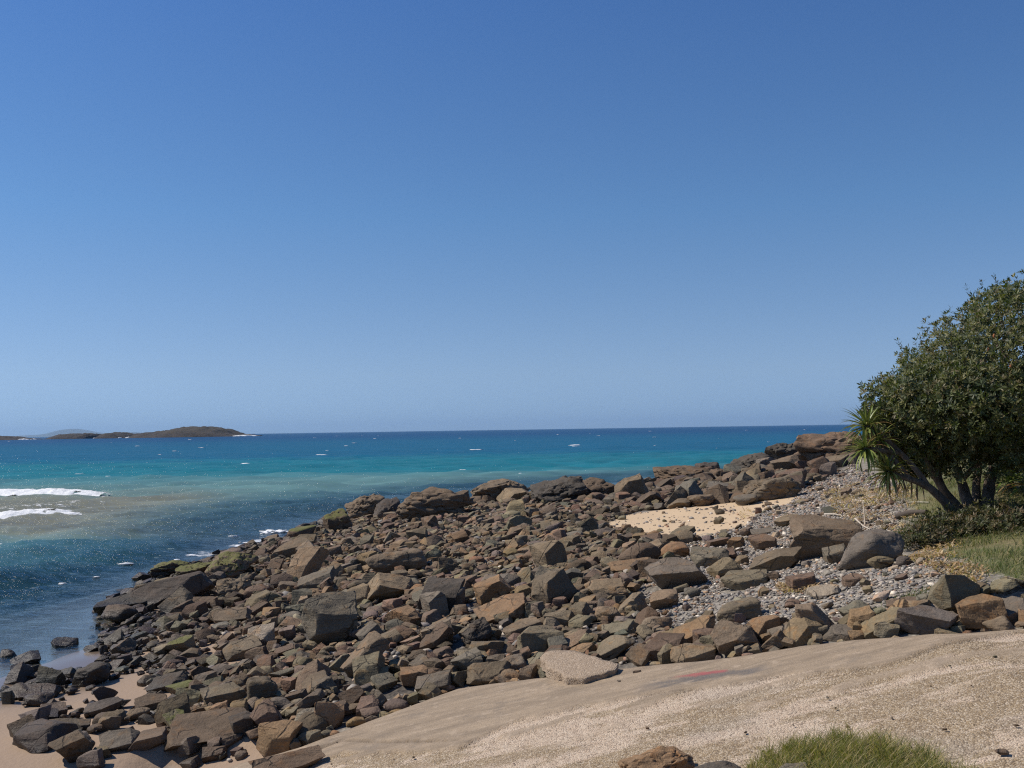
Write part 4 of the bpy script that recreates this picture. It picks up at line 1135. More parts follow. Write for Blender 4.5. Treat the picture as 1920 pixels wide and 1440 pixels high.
mid_ = [R for R in many if R['px'] > 17]
low_ = [R for R in many if R['px'] <= 17]
add_obj('small_rocks', pack(mid_, 3, 14), MAT_ROCK_MANY, kind='stuff', label='countless smaller brown rocks filling the boulder field', category='rocks')
add_obj('cobbles', pack(low_, 2, 14), MAT_ROCK_MANY, kind='stuff', label='cobbles scattered between the boulders', category='cobbles')

# ------------------------------------------------------------------ pebbles
def pebbles(n, poly, lo, hi, skip_rise=.05, dens=None):
    bb0, bb1 = poly.min(0), poly.max(0)
    pts = RNG.uniform(bb0, bb1, (n * 9, 2))
    pts = pts[in_poly(pts[:, 0], pts[:, 1], poly)]
    if dens is not None: pts = pts[RNG.uniform(0, 1, len(pts)) < dens(pts[:, 0], pts[:, 1])]
    i = ((pts[:, 0] - RX0) / RS).astype(int).clip(0, RW - 1); j = ((pts[:, 1] - RY0) / RS).astype(int).clip(0, RH - 1)
    ok = (TOP - BASE)[i, j] < skip_rise
    ok &= pts[:, 1] > edge_y(pts[:, 0]) + .02
    pts = pts[ok][:n]
    s = RNG.uniform(lo, hi, len(pts)) * np.exp(RNG.normal(0, .40, len(pts))).clip(.4, 2.0) * (1 + .022 * np.clip(pts[:, 1] - 13, 0, 40))
    return pts, s
d1, s1 = pebbles(22500, Z_PEBBLE, .024, .052, dens=lambda x, y: np.clip(16.0 / y, 0, 1) ** 1.2)
d2, s2 = pebbles(5000, Z_ROCK, .04, .11, .08, dens=lambda x, y: np.clip(15.0 / y, 0, 1) ** 1.5 * sstep(-7, 0, x))
d3, s3 = pebbles(260, Z_SAND, .02, .07)
pts = np.concatenate([d1, d2, d3]); ss = np.concatenate([s1, s2, s3])
iv, ifc = ico(1)
nP = len(pts)
var = iv[None] * np.array([1, .8, .5])[None, None] * (1 + .22 * RNG.normal(0, 1, (nP, 12, 1)).clip(-1.5, 1.5))
an = RNG.uniform(0, 6.28, nP)
ca, sa = np.cos(an)[:, None], np.sin(an)[:, None]
q = var * (ss * .5)[:, None, None] * RNG.uniform(.75, 1.3, (nP, 1, 3))
q = np.stack([q[..., 0] * ca - q[..., 1] * sa, q[..., 0] * sa + q[..., 1] * ca, q[..., 2] + .25 * RNG.normal(0, 1, nP)[:, None] * q[..., 0]], -1)
gz = ground_z(pts[:, 0], pts[:, 1])
q[..., 0] += pts[:, 0][:, None]; q[..., 1] += pts[:, 1][:, None]; q[..., 2] += (gz + ss * .14)[:, None]
pc = np.array([(.17, .16, .15), (.14, .135, .13), (.21, .19, .165), (.12, .11, .10), (.19, .15, .12), (.25, .17, .105), (.30, .27, .235), (.17, .155, .155), (.50, .46, .40), (.22, .13, .09)])
ci = RNG.choice(len(pc), nP, p=[.2, .18, .13, .12, .1, .07, .07, .08, .02, .03])
cc = pc[ci] * (1.5, 1.42, 1.30) * np.exp(RNG.normal(0, .2, nP))[:, None]
me = mesh_np('pebbles', q.reshape(-1, 3), (ifc[None] + (np.arange(nP) * 12)[:, None, None]).reshape(-1, 3))
color_attr(me, 'tint', np.repeat(cc, 12, 0))
t = NT('pebble')
tc = t.attr('tint').outputs['Color']
nn = t.noise(t.pos(), 55, 3, .7)
vv = t.maprange(nn, .3, .7, .75, 1.25)
MAT_PEB = t.done(t.principled(Base_Color=t.mix(1.0, tc, t.node('ShaderNodeCombineColor', {0: vv, 1: vv, 2: vv}).outputs[0], 'MULTIPLY'), Roughness=.8))
add_obj('pebbles', me, MAT_PEB, kind='stuff', label='grey and tan pebbles covering the upper beach', category='pebbles')
# ------------------------------------------------------------------ broken concrete slab and chips on the ramp
_out = [(1012, 1247), (1022, 1238), (1048, 1234), (1076, 1233), (1112, 1241), (1140, 1247), (1158, 1250), (1154, 1260), (1128, 1268), (1098, 1276), (1066, 1279), (1046, 1270), (1028, 1262)]
_tp = []
for a, b in _out:
    p = on_ramp([a], [b + 12])[0]
    _tp.append((p[0], p[1]))
_tp = np.array(_tp)
def broken_plate(name, outline, zb, thick, mat, seed, tilt=(0, 0)):
    c = outline.mean(0)
    dense = []
    for a, b in zip(outline, np.roll(outline, -1, 0)):
        for s in np.linspace(0, 1, 9)[:-1]:
            dense.append(a + (b - a) * s)
    dense = np.array(dense)
    nn = len(dense)
    jag = 0.012 * fbm(np.concatenate([dense * 14, np.zeros((nn, 1))], 1), seed, 3)
    dirv = dense - c; L = np.linalg.norm(dirv, axis=1)[:, None]
    V, F = [], []
    rings = [(1.0, 0.0), (0.97, .35), (1.0, .7), (1.0, .93), (0.985, 1.0), (.8, 1.0), (.6, 1.0), (.4, 1.0), (.2, 1.0)]
    for sc_, hz in rings:
        q = c + dirv / L * (L * sc_ + jag[:, None] * (2.0 if hz < .95 else 1.0))
        zz = zb(q[:, 0]) + thick * hz + (q[:, 0] - c[0]) * tilt[0] + (q[:, 1] - c[1]) * tilt[1]
        zz = zz + 0.006 * fbm(np.concatenate([q * 9, np.full((nn, 1), hz * 5)], 1), seed + 3, 3)
        V.append(np.column_stack([q, zz]))
    V = np.concatenate(V)
    for k in range(len(rings) - 1):
        for i in range(nn):
            j = (i + 1) % nn
            F.append((k * nn + i, k * nn + j, (k + 1) * nn + j, (k + 1) * nn + i))
    V = np.concatenate([V, [[c[0], c[1], V[-nn:, 2].mean()]]])
    me = mesh_np(name, V, np.array(F))
    b = bmesh.new(); b.from_mesh(me); b.verts.ensure_lookup_table()
    last = (len(rings) - 1) * nn
    for i in range(nn):
        f = b.faces.new((b.verts[last + i], b.verts[last + (i + 1) % nn], b.verts[len(V) - 1])); f.smooth = True
    b.to_mesh(me); b.free()
    return me
t = NT('broken_concrete')
P = t.pos()
vor = t.voronoi(P, 66)
st_ = t.node('ShaderNodeSeparateColor', {'Color': vor.outputs['Color']}).outputs[0]
c = t.mix(t.noise(P, 6, 5, .6), (0.24, 0.175, 0.115), (0.36, 0.27, 0.185))
c = t.mix(t.math('MULTIPLY', t.maprange(st_, .6, .95), .6), c, (0.46, 0.37, 0.28))
c = t.mix(t.math('MULTIPLY', t.maprange(st_, .3, 0), .4), c, (0.15, 0.105, 0.075))
h = t.math('ADD', t.math('MULTIPLY', vor.outputs['Distance'], -.5), t.noise(P, 12, 5, .7))
MAT_CONC = t.done(t.principled(Base_Color=c, Roughness=.93, Normal=t.bump(h, .7, .03)))
me = broken_plate('concrete_slab', _tp, lambda x: ramp_z(x) + .02, .12, MAT_CONC, 5, (-.02, .05))
add_obj('concrete_slab', me, MAT_CONC, label='broken slab of coarse concrete lying loose on the edge of the ramp', category='concrete slab')

chips = []
for k in range(45):
    a = RNG.uniform(620, 1900); b = RNG.uniform(1200, 1440)
    p = on_ramp([a], [b])[0]
    if p[1] > edge_y(p[0]) - .03: continue
    w = abs(RNG.normal(.012, .012)) + .010
    chips.append(dict(x=p[0], y=p[1], zb=p[2] + .015, w=w, d=w * .7, h=w * .5, kind='block', seed=k, col=['umber', 'grey', 'brown'][k % 3]))
for a, b, w in ((1162, 1283, .08), (1195, 1266, .11), (855, 1332, .05), (1880, 1418, .09), (1905, 1365, .05), (1870, 1412, .04)):
    p = on_ramp([a], [b])[0]
    chips.append(dict(x=p[0], y=p[1], zb=p[2] + .01, w=w, d=w * .6, h=w * .42, kind='slab' if w > .11 else 'block', seed=int(w * 1000), col='umber' if w < .2 else 'grey'))
add_obj('stone_chips', pack(chips, 3, 9), MAT_ROCK_MANY, kind='stuff', label='small stone chips strewn over the concrete ramp', category='stones')

# ------------------------------------------------------------------ surf, whitecaps and modelled glint flecks
t = NT('foam')
P = t.pos()
n = t.noise(P, 3.0, 6, .7)
nn_ = t.noise(P, .9, 4, .6)
c = t.mix(t.maprange(n, .35, .65), (.62, .66, .68), (.88, .88, .88))
al = t.maprange(t.math('ADD', t.attr('cover').outputs['Fac'], t.math('MULTIPLY', t.math('SUBTRACT', n, .5), 1.6)), .32, .5, 0, 1, True)
fs = t.node('ShaderNodeBsdfDiffuse', {'Color': c, 'Normal': t.bump(n, .6, .15)})
tp = t.node('ShaderNodeBsdfTransparent')
MAT_FOAM = t.done(t.node('ShaderNodeMixShader', {0: al, 1: tp.outputs[0], 2: fs.outputs[0]}))

def breaker(pa, pb, ybase, hgt, wide, seed, label):
    a = at_z(pa, ybase, 0.0); b = at_z(pb, ybase - 3, 0.0)
    nu, nv = 260, 40
    u = np.linspace(0, 1, nu); v = np.linspace(-.35, 1, nv)
    Uu, Vv = np.meshgrid(u, v, indexing='ij'); Uu = Uu.ravel(); Vv = Vv.ravel()
    x = a[0] + (b[0] - a[0]) * Uu; yc = a[1] + (b[1] - a[1]) * Uu
    yc = yc + .7 * fbm2(x, x * 0, .2, seed, 3)
    y = yc + (Vv + .35) * wide
    prof = np.where(Vv < 0, np.exp(-(np.abs(Vv) / .17) ** 2.2), np.exp(-(Vv / .5) ** 1.6))
    taper = sstep(1.0, .80, Uu) * (.8 + .3 * fbm2(x, x * 0, .3, seed + 1, 2))
    q = np.stack([x * 1.3, y * 1.3, x * 0], 1)
    z = hgt * prof * taper * (1 + .16 * fbm(q, seed + 2, 3)) + .05 * prof * fbm(q * 2.4, seed + 5, 3) + .03
    lace = 1.3 * fbm(np.stack([x * 1.1, y * 1.8, x * 0], 1), seed + 9, 4)
    cover = np.where(Vv < .12, 1.0, np.clip(1.05 - 1.0 * (Vv - .12) + .55 * lace, 0, 1)) * sstep(1.0, .80, Uu + .08 * lace) * sstep(1.0, .85, Vv) * sstep(-.35, -.16, Vv + .10 * lace) * (.86 + .3 * fbm(q * 1.1, seed + 21, 2))
    me = mesh_np('breaking_wave', np.stack([x, y, z], 1), grid_faces(nu, nv))
    float_attr(me, 'cover', cover)
    return add_obj('breaking_wave', me, MAT_FOAM, label=label, category='wave', group='breaking waves over the sand bar')
breaker(-420, 240, 939, .60, 6.0, 301, 'long white breaking wave farther out on the sand bar')
breaker(-420, 178, 982, .50, 5.0, 307, 'white breaking wave closer to the beach with a dark curl at its end')
def splash(px, py, w, h, seed, label):
    p = at_z(px, py, 0.0)
    d, Fc = ico(4)
    r = np.clip(1 + .5 * fbm(d * 3.2 + seed, seed, 3), .3, 2)
    V = d * r[:, None] * (w, w * .7, h) + (p[0], p[1], 0)
    me = mesh_np('shore_splash', V, Fc)
    float_attr(me, 'cover', np.clip(.75 + .4 * fbm(d * 4, seed, 2), 0, 1))
    add_obj('shore_splash', me, MAT_FOAM, label=label, category='splash')
splash(516, 999, .55, .12, 21, 'small white splash where the sea meets mossy rocks')
VV, FF, b0 = [], [], 0
d, Fc = ico(2)
for k in range(95):
    u = RNG.uniform(0, 1)
    dy_ = 7 + 125 * u ** 1.7
    dist_ = CAM_Z * FPX / dy_
    px = RNG.uniform(-100, 1600)
    p = at_y(px, 720, dist_)
    if project(np.array([[p[0], p[1], 0]]))[1][0] > 900 and px > 620: continue
    if dist_ < 58 and p[0] > -11: continue
    w = RNG.uniform(.10, .42) * (1.0 + dist_ / 300.) * (2.2 if RNG.uniform() < .07 else 1)
    VV.append(d * (1 + .35 * RNG.normal(0, 1, (len(d), 1)).clip(-1, 1)) * (w, w * .5, w * .10) + (p[0], p[1], .05)); FF.append(Fc + b0); b0 += len(d)
for k in range(110):          # white flecks close to the rocks, imitating sun glints on the water
    px, py = RNG.uniform(0, 560), RNG.uniform(1000, 1140)
    if py > 1130 - .22 * px or py < 1010 - .05 * px: continue
    p = at_z(px, py, 0.0); w = RNG.uniform(.03, .10) * (2.5 if RNG.uniform() < .12 else 1)
    VV.append(d * (1 + .35 * RNG.normal(0, 1, (len(d), 1)).clip(-1, 1)) * (w, w * .5, w * .16) + (p[0], p[1], .05)); FF.append(Fc + b0); b0 += len(d)
me = mesh_np('whitecaps', np.concatenate(VV), np.concatenate(FF))  # whitecaps joined with the white flecks that stand for sun glints
float_attr(me, 'cover', np.ones(len(me.vertices)))
add_obj('whitecaps', me, MAT_FOAM, kind='stuff', label='tiny whitecaps dotted over the blue sea, with white flecks as sun glints', category='whitecaps')

# ------------------------------------------------------------------ islands
t = NT('island_rock')
P = t.pos()
sz = t.node('ShaderNodeSeparateXYZ', {'Vector': P}).outputs['Z']
n = t.noise(P, .09, 6, .65)
c = t.mix(t.maprange(n, .35, .65), (.016, .013, .011), (.050, .037, .027))
veg = t.maprange(t.math('ADD', sz, t.math('MULTIPLY', t.math('SUBTRACT', n, .5), 22)), 5, 12, 0, .8, True)
c = t.mix(veg, c, t.mix(t.noise(P, .05, 4), (.055, .041, .026), (.038, .033, .019)))
MAT_ISLE = t.done(t.principled(Base_Color=c, Roughness=.95, Normal=t.bump(n, .8, 4.0)))
def island(prof, base_y, dist_, seed, label, surf=()):
    mpp = dist_ / FPX
    xs = np.array([q[0] for q in prof], float); hs = np.array([q[1] for q in prof], float)
    nu, nv = 150, 40
    px = np.linspace(xs[0] - 1, xs[-1] + 1, nu)
    hh = np.interp(px, xs, hs, left=-2, right=-2) * mpp * 1.1
    X0 = np.array([at_y(a, 800, dist_)[0] for a in px])
    dep = 70 + 40 * np.sin(np.linspace(0, math.pi, nu))
    v = np.linspace(-1, 1, nv)
    Xg, Vg = np.meshgrid(X0, v, indexing='ij'); Hg = np.repeat(hh[:, None], nv, 1); Dg = np.repeat(dep[:, None], nv, 1)
    x = Xg.ravel(); y = (dist_ + Vg * Dg).ravel()
    pr = np.clip(1 - np.abs(Vg.ravel()) ** 2.2, 0, 1) ** .7
    nz_ = fbm2(x, y, .035, seed, 5)
    z = Hg.ravel() * pr * (1 + .10 * nz_) + 1.8 * pr * fbm2(x, y, .09, seed + 2, 4) - 1.2
    me = mesh_np('island', np.stack([x, y, z], 1), grid_faces(nu, nv))
    o = add_obj('island', me, MAT_ISLE, label=label, category='island', group='rocky islands on the horizon')
    for (a, b, h_) in surf:
        xa = at_y(a, 800, dist_ - 75)[0]; xb = at_y(b, 800, dist_ - 75)[0]
        dd, FcS = ico(3)
        r_ = np.clip(1 + .4 * fbm(dd * 3 + a, 7, 3), .4, 2)
        Vs = dd * r_[:, None] * ((xb - xa) / 2, 7, h_) + ((xa + xb) / 2, dist_ - 72, .2)
        ms = mesh_np('surf', Vs, FcS)
        float_attr(ms, 'cover', np.ones(len(Vs)))
        add_obj('surf', ms, MAT_FOAM, parent=o)
island([(264, 0), (268, 8), (285, 10), (305, 11), (325, 12.5), (338, 15.5), (350, 17.5), (375, 18), (402, 17.5), (420, 14.5), (434, 9), (444, 5.5), (458, 4), (470, 2.5), (482, .6)], 818, 1700, 401, 'largest rocky island, long and low with a rounded brown top', [(302, 311, 2.2), (436, 480, 1.7), (415, 422, 1.5), (380, 384, 1.3)])
island([(209, 0), (212, 6), (216, 9.5), (226, 10.5), (237, 8.8), (246, 5), (251, 2), (255, 0)], 819, 1720, 402, 'small domed rocky island between a larger one and a ragged one', [(234, 256, 1.5), (222, 226, 1.0)])
island([(105, 0), (122, 1.5), (130, 6), (138, 10), (150, 10.5), (165, 9.5), (176, 8), (180, 9), (186, 6), (190, 0)], 820, 1740, 403, 'ragged dark rocky island with an uneven top', [(130, 146, 2.4), (175, 179, 1.2)])
island([(-120, 6), (-60, 9), (0, 7.5), (15, 5.5), (30, 3), (45, 2), (58, 2), (68, 0)], 822, 1650, 404, 'low flat reef island running out of the picture', [(34, 52, 1.3), (58, 66, 1.0)])

# ------------------------------------------------------------------ trees and plants
def tube(path, radii, seg=10, seed=0):
    path = np.asarray(path, float); radii = np.asarray(radii, float)
    # resample
    s = np.concatenate([[0], np.cumsum(np.linalg.norm(np.diff(path, axis=0), axis=1))])
    m = max(4, int(s[-1] / .12) + 2)
    tt = np.linspace(0, s[-1], m)
    P_ = np.stack([np.interp(tt, s, path[:, i]) for i in range(3)], 1)
    for _ in range(3):
        P_[1:-1] = .5 * P_[1:-1] + .25 * (P_[:-2] + P_[2:])
    rr = np.interp(tt, s, radii)
    T = np.gradient(P_, axis=0); T /= np.linalg.norm(T, axis=1)[:, None]
    ref = np.array([0.31, .95, .1])
    A = np.cross(T, ref); A /= np.linalg.norm(A, axis=1)[:, None]
    B = np.cross(T, A)
    th = np.linspace(0, 2 * math.pi, seg, endpoint=False)
    ring = A[:, None] * np.cos(th)[None, :, None] + B[:, None] * np.sin(th)[None, :, None]
    V = P_[:, None] + ring * rr[:, None, None]
    V = V + ring * (.16 * rr[:, None] * fbm((V * 5).reshape(-1, 3), seed, 2).reshape(m, seg))[..., None]
    V = V.reshape(-1, 3)
    F = []
    for i in range(m - 1):
        for j in range(seg):
            k = (j + 1) % seg
            F.append((i * seg + j, i * seg + k, (i + 1) * seg + k, (i + 1) * seg + j))
    return V, np.array(F)

t = NT('bark')
P = t.pos()
n = t.noise(t.mapping(P, (6, 6, 2)), 2.5, 6, .65)
c = t.mix(t.maprange(n, .35, .7), (.07, .052, .04), (.22, .17, .135))
MAT_BARK = t.done(t.principled(Base_Color=c, Roughness=.95, Normal=t.bump(n, .9, .03)))

def leaf_material(name, rough=.42, trans=.25):
    t = NT(name)
    c = t.attr('tint').outputs['Color']
    b = t.principled(Base_Color=c, Roughness=rough)
    tr = t.node('ShaderNodeBsdfTranslucent', {'Color': t.mix(1.0, c, (1.2, 1.5, .5), 'MULTIPLY')})
    return t.done(t.node('ShaderNodeMixShader', {0: trans, 1: b.outputs[0], 2: tr.outputs[0]}))
MAT_LEAF = leaf_material('leaf', .58)
MAT_GRASS = leaf_material('grass', .6, .3)

def rosettes(C, Nn, rng, nleaf, length, width, spread, cols, tip=.0):
    """whorls of small pointed leaves: C centres, Nn directions"""
    k = len(C)
    up = np.array([.1, .2, .97])
    A = np.cross(Nn, up); A /= np.linalg.norm(A, axis=1)[:, None] + 1e-9
    B = np.cross(Nn, A)
    th = rng.uniform(0, 2 * math.pi, (k, 1)) + np.arange(nleaf)[None] * 2.4 + rng.normal(0, .25, (k, nleaf))
    sp = np.clip(rng.normal(spread, .28, (k, nleaf)), .15, 1.9)
    D_ = Nn[:, None] * np.cos(sp)[..., None] + (A[:, None] * np.cos(th)[..., None] + B[:, None] * np.sin(th)[..., None]) * np.sin(sp)[..., None]
    L = length * rng.uniform(.7, 1.25, (k, nleaf, 1))
    W = width * rng.uniform(.8, 1.2, (k, nleaf, 1))
    S = np.cross(D_, Nn[:, None] + rng.normal(0, .25, (k, nleaf, 3)))
    S /= np.linalg.norm(S, axis=2)[..., None] + 1e-9
    c0 = C[:, None] + D_ * .004
    V = np.stack([c0 + 0 * D_, c0 + D_ * L * .6 + S * W * .5, c0 + D_ * L, c0 + D_ * L * .6 - S * W * .5], 2)
    n = k * nleaf
    F = np.arange(n * 4).reshape(n, 4)
    ci = rng.choice(len(cols), (k, 1)); cl = np.array(cols)[ci] * np.exp(rng.normal(0, .18, (k, nleaf)))[..., None]
    cl = np.repeat(cl.reshape(n, 1, 3), 4, 1).reshape(-1, 3)
    return V.reshape(-1, 3), F, cl

r = np.random.default_rng(77)
banksia = add_obj('banksia_tree', None, label='dense dark green coastal tree with several leaning trunks beside the beach', category='tree')
base = at_y(1826, 968, 17.0); base[2] = float(ground_z(base[0], base[1]))
banksia.location = base
def child(name, V, F, mat, parent, off, cols=None, smooth=True):
    me = mesh_np(name, V - off, F, smooth)
    if cols is not None: color_attr(me, 'tint', cols)
    return add_obj(name, me, mat, parent=parent)
def path(pts): return [at_y(a, b, y) for a, b, y in pts]
TR = [
    (path([(1815, 978, 17.0), (1795, 950, 16.9), (1772, 925, 16.8), (1752, 892, 16.7), (1732, 852, 16.6), (1712, 800, 16.6), (1700, 730, 16.7)]), [.17, .15, .13, .11, .09, .07, .03]),
    (path([(1778, 932, 16.8), (1760, 900, 17.0), (1755, 862, 17.1), (1748, 810, 17.2), (1742, 720, 17.4)]), [.10, .09, .08, .06, .03]),
    (path([(1820, 980, 17.0), (1814, 935, 17.1), (1802, 902, 17.2), (1790, 868, 17.2), (1782, 815, 17.3), (1778, 720, 17.5), (1785, 620, 17.6)]), [.19, .17, .14, .12, .09, .06, .03]),
    (path([(1848, 980, 17.1), (1850, 935, 17.2), (1858, 892, 17.3), (1882, 842, 17.4), (1922, 780, 17.6), (1975, 700, 17.7)]), [.20, .18, .16, .12, .09, .04]),
    (path([(1832, 980, 17.1), (1830, 912, 17.4), (1836, 862, 17.6), (1842, 800, 17.8), (1856, 680, 18.0), (1880, 590, 18.1)]), [.14, .13, .11, .08, .05, .03]),
    (path([(1802, 902, 17.2), (1822, 880, 17.0), (1850, 850, 16.7), (1890, 815, 16.2), (1930, 790, 15.9)]), [.09, .08, .07, .05, .03]),
    (path([(1858, 892, 17.3), (1862, 850, 17.9), (1870, 800, 18.6), (1900, 740, 19.2)]), [.1, .09, .06, .03]),
]
for k, (pt, rd) in enumerate(TR):
    V, F = tube(pt, np.array(rd) * .56, 10, 500 + k)
    child('trunk' if k < 5 else 'branch', V, F, MAT_BARK, banksia, base)
cen = np.array([10.95, 17.2, 3.78]); rad3 = np.array([4.35, 3.4, 3.08])
# limbs inside the crown
for k in range(16):
    dirv = r.normal(0, 1, 3); dirv[2] = abs(dirv[2]) * .8 + .1; dirv /= np.linalg.norm(dirv)
    st0 = np.array([r.uniform(7.4, 9.5), r.uniform(16.6, 17.8), r.uniform(3.3, 4.2)])
    en = cen + dirv * rad3 * .86
    midp = (st0 + en) / 2 + r.normal(0, .25, 3)
    V, F = tube([st0, midp, en], [.06, .04, .012], 6, 600 + k)
    child('branch', V, F, MAT_BARK, banksia, base)
# foliage
nR = 27000
dirs = r.normal(0, 1, (nR, 3)); dirs /= np.linalg.norm(dirs, axis=1)[:, None]
dirs[:, 2] = np.where(dirs[:, 2] < -.35, -dirs[:, 2], dirs[:, 2])
lump = 1 + .10 * fbm(dirs * 2.6, 9, 3) + .05 * fbm(dirs * 8, 12, 2)
shell = 1 - np.abs(r.normal(0, .085, nR)) - (r.uniform(0, 1, nR) < .35) * r.uniform(0, .5, nR)
C = cen + dirs * rad3 * (lump * shell)[:, None]
bot = 3.12 + .16 * fbm(C * 1.7, 15, 2) - .35 * sstep(9.5, 11, C[:, 0])
ok = C[:, 2] > bot
gap = fbm(C * 1.25, 18, 2) < .62          # open pockets where the inside of the crown shows
ok &= gap | (shell < .85)
C = C[ok]; Nn = dirs[ok] * .8 + np.array([-.1, -.1, .35]) + r.normal(0, .3, (ok.sum(), 3)); Nn /= np.linalg.norm(Nn, axis=1)[:, None]
LC = [(.076, .092, .025), (.060, .076, .022), (.092, .102, .029), (.105, .110, .030), (.11, .09, .032), (.048, .064, .022), (.15, .14, .045)]
LOBE = [(1672, 785, 17.0, .42), (1662, 840, 17.1, .36), (1695, 870, 17.2, .34), (1745, 862, 17.3, .36), (1695, 760, 16.6, .70), (1740, 800, 16.4, .70), (1800, 815, 16.5, .65), (1675, 820, 16.9, .42), (1880, 815, 16.3, .7), (1760, 745, 15.9, .8), (1835, 760, 15.6, .9), (1920, 815, 16.0, .8), (1720, 835, 16.9, .40)]
_lc, _ln = [C], [Nn]
for a_, b_, y_, rd_ in LOBE:
    m_ = int(1150 * rd_ ** 1.6)
    q_ = r.normal(0, 1, (m_, 3)); q_ /= np.linalg.norm(q_, axis=1)[:, None]
    s_ = (1 - np.abs(r.normal(0, .16, m_))) * (1 + .2 * fbm(q_ * 3 + a_, 3, 2))
    pc_ = at_y(a_, b_, y_) + q_ * (rd_ * s_)[:, None] * (1, 1, .72)
    nn_2 = q_ * .8 + (-.1, -.1, .4) + r.normal(0, .3, (m_, 3)); nn_2 /= np.linalg.norm(nn_2, axis=1)[:, None]
    _lc.append(pc_); _ln.append(nn_2)
C = np.concatenate(_lc); Nn = np.concatenate(_ln)
V1, F1, c1 = rosettes(C, Nn, r, 8, .088, .025, 1.0, LC)
# shoots standing out of the outline
nS = 260
dS = r.normal(0, 1, (nS, 3)); dS[:, 2] = np.abs(dS[:, 2]) * .8 + .05; dS /= np.linalg.norm(dS, axis=1)[:, None]
CS = []
for q in dS:
    o0 = cen + q * rad3 * (1 + .10 * fbm((q * 2.6)[None], 9, 3)[0] + .05 * fbm((q * 8)[None], 12, 2)[0])
    ax = q * .6 + np.array([0, 0, .8]) + r.normal(0, .25, 3); ax /= np.linalg.norm(ax)
    ln = r.uniform(.06, .22)
    for s in np.linspace(.1, 1, max(2, int(ln / .05))): CS.append(np.concatenate([o0 + ax * ln * s, ax]))
CS = np.array(CS)
V2, F2, c2 = rosettes(CS[:, :3], CS[:, 3:], r, 5, .075, .018, .75, [(.045, .055, .022), (.07, .06, .03), (.055, .066, .026)])
V = np.concatenate([V1, V2]); F = np.concatenate([F1, F2 + len(V1)]); cl = np.concatenate([c1, c2])
fo_ = child('crown', V, F, MAT_LEAF, banksia, base, cl, False)
# orange-brown flower spikes
t = NT('flower_spike')
MAT_SPIKE = t.done(t.principled(Base_Color=t.mix(t.noise(t.pos(), 60, 3), (.22, .08, .03), (.36, .14, .05)), Roughness=.9))
dI, FI = ico(3)
for a, b in ((1864, 630), (1853, 656), (1802, 726), (1820, 742), (1668, 712), (1718, 726), (1762, 838), (1895, 688), (1735, 770), (1700, 690)):
    for yq in np.arange(13.6, 18, .1):
        p = at_y(a, b, yq)
        if (((p - cen) / rad3) ** 2).sum() < 1.02: break
    Vs = dI * (1 + .12 * vnoise(dI * 9 + a, 3))[:, None] * (.020, .020, .036) + p
    child('flower_spike', Vs, FI, MAT_SPIKE, banksia, base)

# --- screw pine with strap-leaf heads
t = NT('strap_leaf')
oi = t.node('ShaderNodeObjectInfo')
c = t.mix(t.maprange(t.noise(t.pos(), 9, 3), .3, .7), oi.outputs['Color'], t.mix(1.0, oi.outputs['Color'], (1.35, 1.25, .9), 'MULTIPLY'))
b = t.principled(Base_Color=c, Roughness=.4)
tr = t.node('ShaderNodeBsdfTranslucent', {'Color': c})
MAT_STRAP = t.done(t.node('ShaderNodeMixShader', {0: .2, 1: b.outputs[0], 2: tr.outputs[0]}))
def strap_mesh(length, width, droop, seed):
    n = 9
    s = np.linspace(0, 1, n)
    ang = -droop * s ** 1.6
    dx = np.cumsum(np.concatenate([[0], np.cos(ang[:-1])])) * length / (n - 1)
    dz = np.cumsum(np.concatenate([[0], np.sin(ang[:-1])])) * length / (n - 1)
    w = width * np.clip(np.minimum(1.0, (1 - s) * 2.2), .03, 1) * .5
    V = []
    for i in range(n):
        V += [(dx[i], -w[i], dz[i] + w[i] * .55), (dx[i], 0, dz[i]), (dx[i], w[i], dz[i] + w[i] * .55)]
    F = []
    for i in range(n - 1):
        for j in range(2):
            a = i * 3 + j
            F.append((a, a + 1, a + 4, a + 3))
    me = mesh_np('leaf', np.array(V), np.array(F))
    me.materials.append(MAT_STRAP)
    return me
STRAPS = [strap_mesh(1.0, .085, dr, 1) for dr in (.25, .55, .9, 1.3, 1.7)]
HANG = [strap_mesh(1.0, .09, .3, 2), strap_mesh(1.0, .07, .7, 2)]
